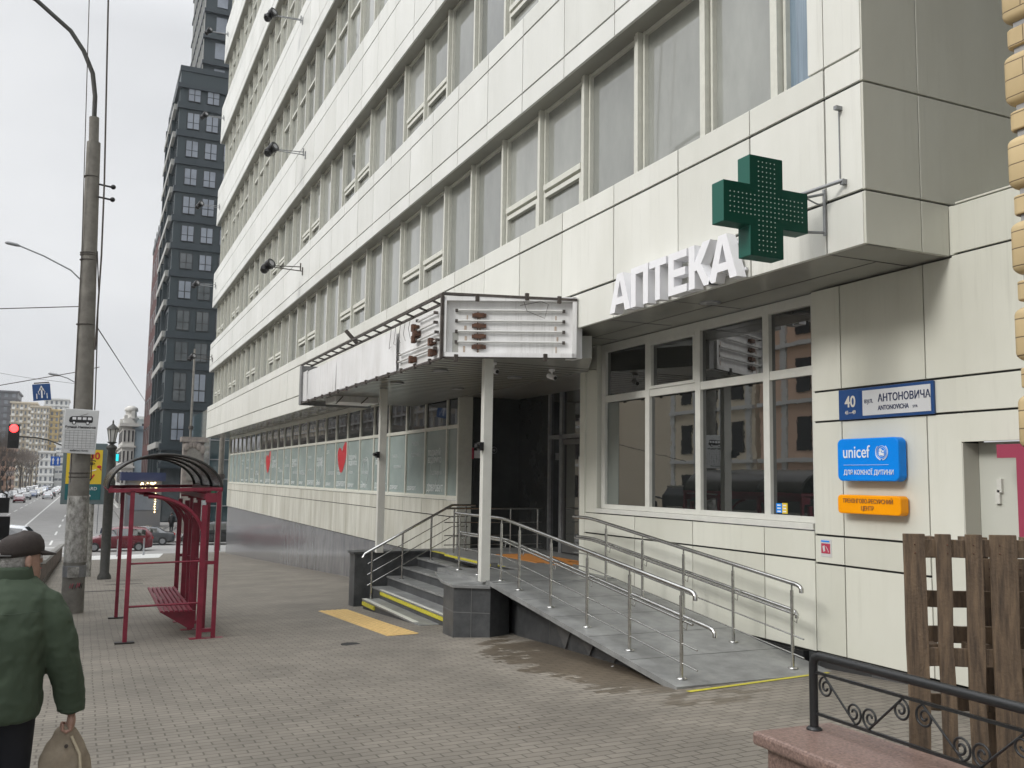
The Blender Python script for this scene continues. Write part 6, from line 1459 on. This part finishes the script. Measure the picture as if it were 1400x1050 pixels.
# ---------------------------------------------------------------- bare winter trees
M['bark'] = mat('bark', (.10, .085, .07), .9, var=.3, vscale=4); M['twig'] = mat('twig', (.13, .105, .085), .9)
random.seed(5)
def tree(x, y, h, seed, lab):
    r = random.Random(seed); g = gz(x, y); t = thing('bare_tree', (x, y, g), lab, 'tree', 'bare street trees along the left side of the road')
    tr = MB(); tw = MB(); tr.tube([(x, y, g), (x+.05, y, g+h*.2), (x+r.uniform(-.2, .2), y, g+h*.36)], [.22, .17, .13], 8); top_ = Vector((x, y, g+h*.34))
    def br(p, d, L_, rad, dep):
        q = p+d*L_; mid = p+d*L_*.5+Vector((r.uniform(-.1, .1), r.uniform(-.1, .1), .04))*L_*.4
        (tr if dep < 2 else tw).tube([p, mid, q], [rad, rad*.8, rad*.55], 4 if dep < 2 else 3, cap=False)
        if dep >= 5: return
        for _ in range(3 if dep < 4 else 2):
            nd = (d+Vector((r.uniform(-.75, .75), r.uniform(-.75, .75), r.uniform(-.1, .6)))).normalized(); br(p+d*L_*r.uniform(.6, 1), nd, L_*r.uniform(.6, .8), rad*.55, dep+1)
    for _ in range(4): br(top_, Vector((r.uniform(-.6, .6), r.uniform(-.6, .6), 1)).normalized(), h*.22, .09, 0)
    build(tr, 'trunk', 'bark', t); build(tw, 'crown', 'twig', t); return t
tp = [tree(-13.6, 140, 12.5, 1, 'bare street tree nearest the junction on the left side of the road'), tree(-14.6, 150, 13, 2, 'bare street tree second from the junction'), tree(-13.4, 160, 12, 3, 'bare street tree third from the junction')]
ordn2 = ['fourth', 'fifth', 'sixth', 'seventh', 'eighth', 'ninth', 'tenth', 'eleventh', 'twelfth', 'thirteenth', 'fourteenth', 'fifteenth', 'sixteenth', 'seventeenth', 'eighteenth', 'nineteenth', 'twentieth', 'twenty-first', 'twenty-second', 'twenty-third', 'twenty-fourth', 'twenty-fifth', 'twenty-sixth']
y = 168
for i in range(23):
    o = copy_tree(tp[i % 3]); x = -14.2+random.uniform(-.6, .6)-(0 if i % 2 else 2.5); o.location = (x, y, gz(x, y)); o.rotation_euler = (0, 0, random.uniform(0, 6)); s = random.uniform(.85, 1.15); o.scale = (s, s, s); y += 6.5+i*.3
    o['label'] = 'bare street tree, %s from the junction in the left row' % ordn2[i]
# hedge-like far woods closing the street
# pedestrians near the plaza
def walker(x, y, z, top, lab, hgt=1.7, rz_=0):
    t = thing('person', (x, y, z), lab, 'person')
    s = hgt/1.7; mb = MB()
    def U(a, b, c): return (x+a*s, y+b*s, z+c*s)
    mb.ball(U(0, 0, 1.58), (.085*s, .095*s, .115*s), 0, 10, 8); mb.tube([U(0, 0, 1.36), U(0, 0, 1.5)], .05*s, 8)
    for sd_ in (-1, 1):
        mb.tube([U(.17*sd_, 0, 1.38), U(.22*sd_, .02, 1.1), U(.21*sd_, .06, .85)], [.05*s, .042*s, .03*s], 8); mb.ball(U(.21*sd_, .07, .8), (.03*s, .04*s, .06*s), 0, 8, 6)
        mb.tube([U(.08*sd_, 0, .9), U(.09*sd_, .1*sd_, .48), U(.09*sd_, .02+.12*sd_, .06)], [.08*s, .06*s, .045*s], 8)
    mb.loft([[U(a*math.cos(q), b*math.sin(q), c) for q in [2*math.pi*k/12 for k in range(12)]] for c, a, b in ((.88, .15, .11), (1.1, .14, .10), (1.35, .17, .1), (1.43, .08, .06))]); build(mb, 'body', 'skin', t)
    mb = MB(); mb.loft([[U(a*math.cos(q), b*math.sin(q), c) for q in [2*math.pi*k/14 for k in range(14)]] for c, a, b in ((.45, .20, .17), (.9, .19, .15), (1.1, .17, .13), (1.36, .205, .13), (1.45, .12, .09), (1.47, .07, .07))])
    for sd_ in (-1, 1): mb.tube([U(.15*sd_, 0, 1.40), U(.235*sd_, .02, 1.1), U(.225*sd_, .06, .86)], [.065*s, .06*s, .05*s], 8)
    build(mb, 'coat', top, t)
    mb = MB(); mb.ball(U(0, -.015, 1.62), (.095*s, .10*s, .10*s), 0, 10, 8); build(mb, 'hair', 'black', t)
    mb = MB()
    for sd_ in (-1, 1): mb.tube([U(.085*sd_, 0, .9), U(.09*sd_, .1*sd_, .48), U(.09*sd_, .02+.12*sd_, .04)], [.09*s, .07*s, .055*s], 8)
    build(mb, 'trousers', 'trousers', t)
walker(7.0, 88, gz(7, 88)+.02, 'black', 'pedestrian in a long black coat standing on the plaza, seen through the shelter', 1.75)
walker(1.3, 72.2, gz(1.3, 72.2)-.14, mat('navycoat', (.02, .025, .05), .8), 'pedestrian in a dark blue coat just behind the front of the red car', 1.7)
walker(-.4, 76, gz(0, 76)-.14, 'black', 'pedestrian in dark clothes beside the concrete pole near the far kerb', 1.7)
# small blue signs and clutter at the far kerb
for i, (x, y, z, lab) in enumerate(((1.0, 90, -1.35, 'blue road sign on a pole, the upper one behind the lantern'), (1.4, 84, -1.8, 'blue road sign on a pole, the lower one behind the lantern'))):
    t = thing('road_sign', (x, y, gz(x, y)), lab, 'sign', 'blue road signs behind the lantern')
    mb = MB(); mb.tube([(x, y, gz(x, y)-.14), (x, y, z)], .04, 6); build(mb, 'pole', 'galv', t); mb = MB(); mb.box(x-.7, x+.7, y-.04, y-.01, z-.3, z+.3); build(mb, 'plate', 'blue', t); mb = MB(); mb.beam((x-.4, y-.06, z), (x+.4, y-.06, z), .02, .12); build(mb, 'arrow', 'white', t)
t = thing('neon_sign', (2.0, 80, -1), 'bright cyan neon shop sign beside the lantern post', 'sign')
mb = MB(); mb.box(1.42, 1.50, 80, 80.1, .6, 1.6, 0); mb.box(1.95, 2.15, 80, 80.1, .95, 1.5, 0); build(mb, 'tube', mat('neon', (.02, .55, .6), .4, emit=.9), t); mb = MB(); mb.tube([(1.8, 80.1, -5.2), (1.8, 80.1, 1.9)], .05, 6); mb.box(1.4, 2.2, 80.1, 80.14, .9, 1.55); build(mb, 'mount', 'darkpole', t)

# ---------------------------------------------------------------- thin city haze round the whole place
mb = MB(); mb.box(-70, 70, -60, 430, -7.2, 112)
hz = build(mb, 'haze', 'gap'); hz.data.materials.clear()
hm = bpy.data.materials.new('haze'); hm.use_nodes = True; nt_ = hm.node_tree; nt_.nodes.remove(nt_.nodes['Principled BSDF'])
pv = nt_.nodes.new('ShaderNodeVolumePrincipled'); pv.inputs['Color'].default_value = (.86, .90, .95, 1); pv.inputs['Density'].default_value = .00028
nt_.links.new(pv.outputs[0], nt_.nodes['Material Output'].inputs['Volume']); hz.data.materials.append(hm); tag(hz, kind='stuff')
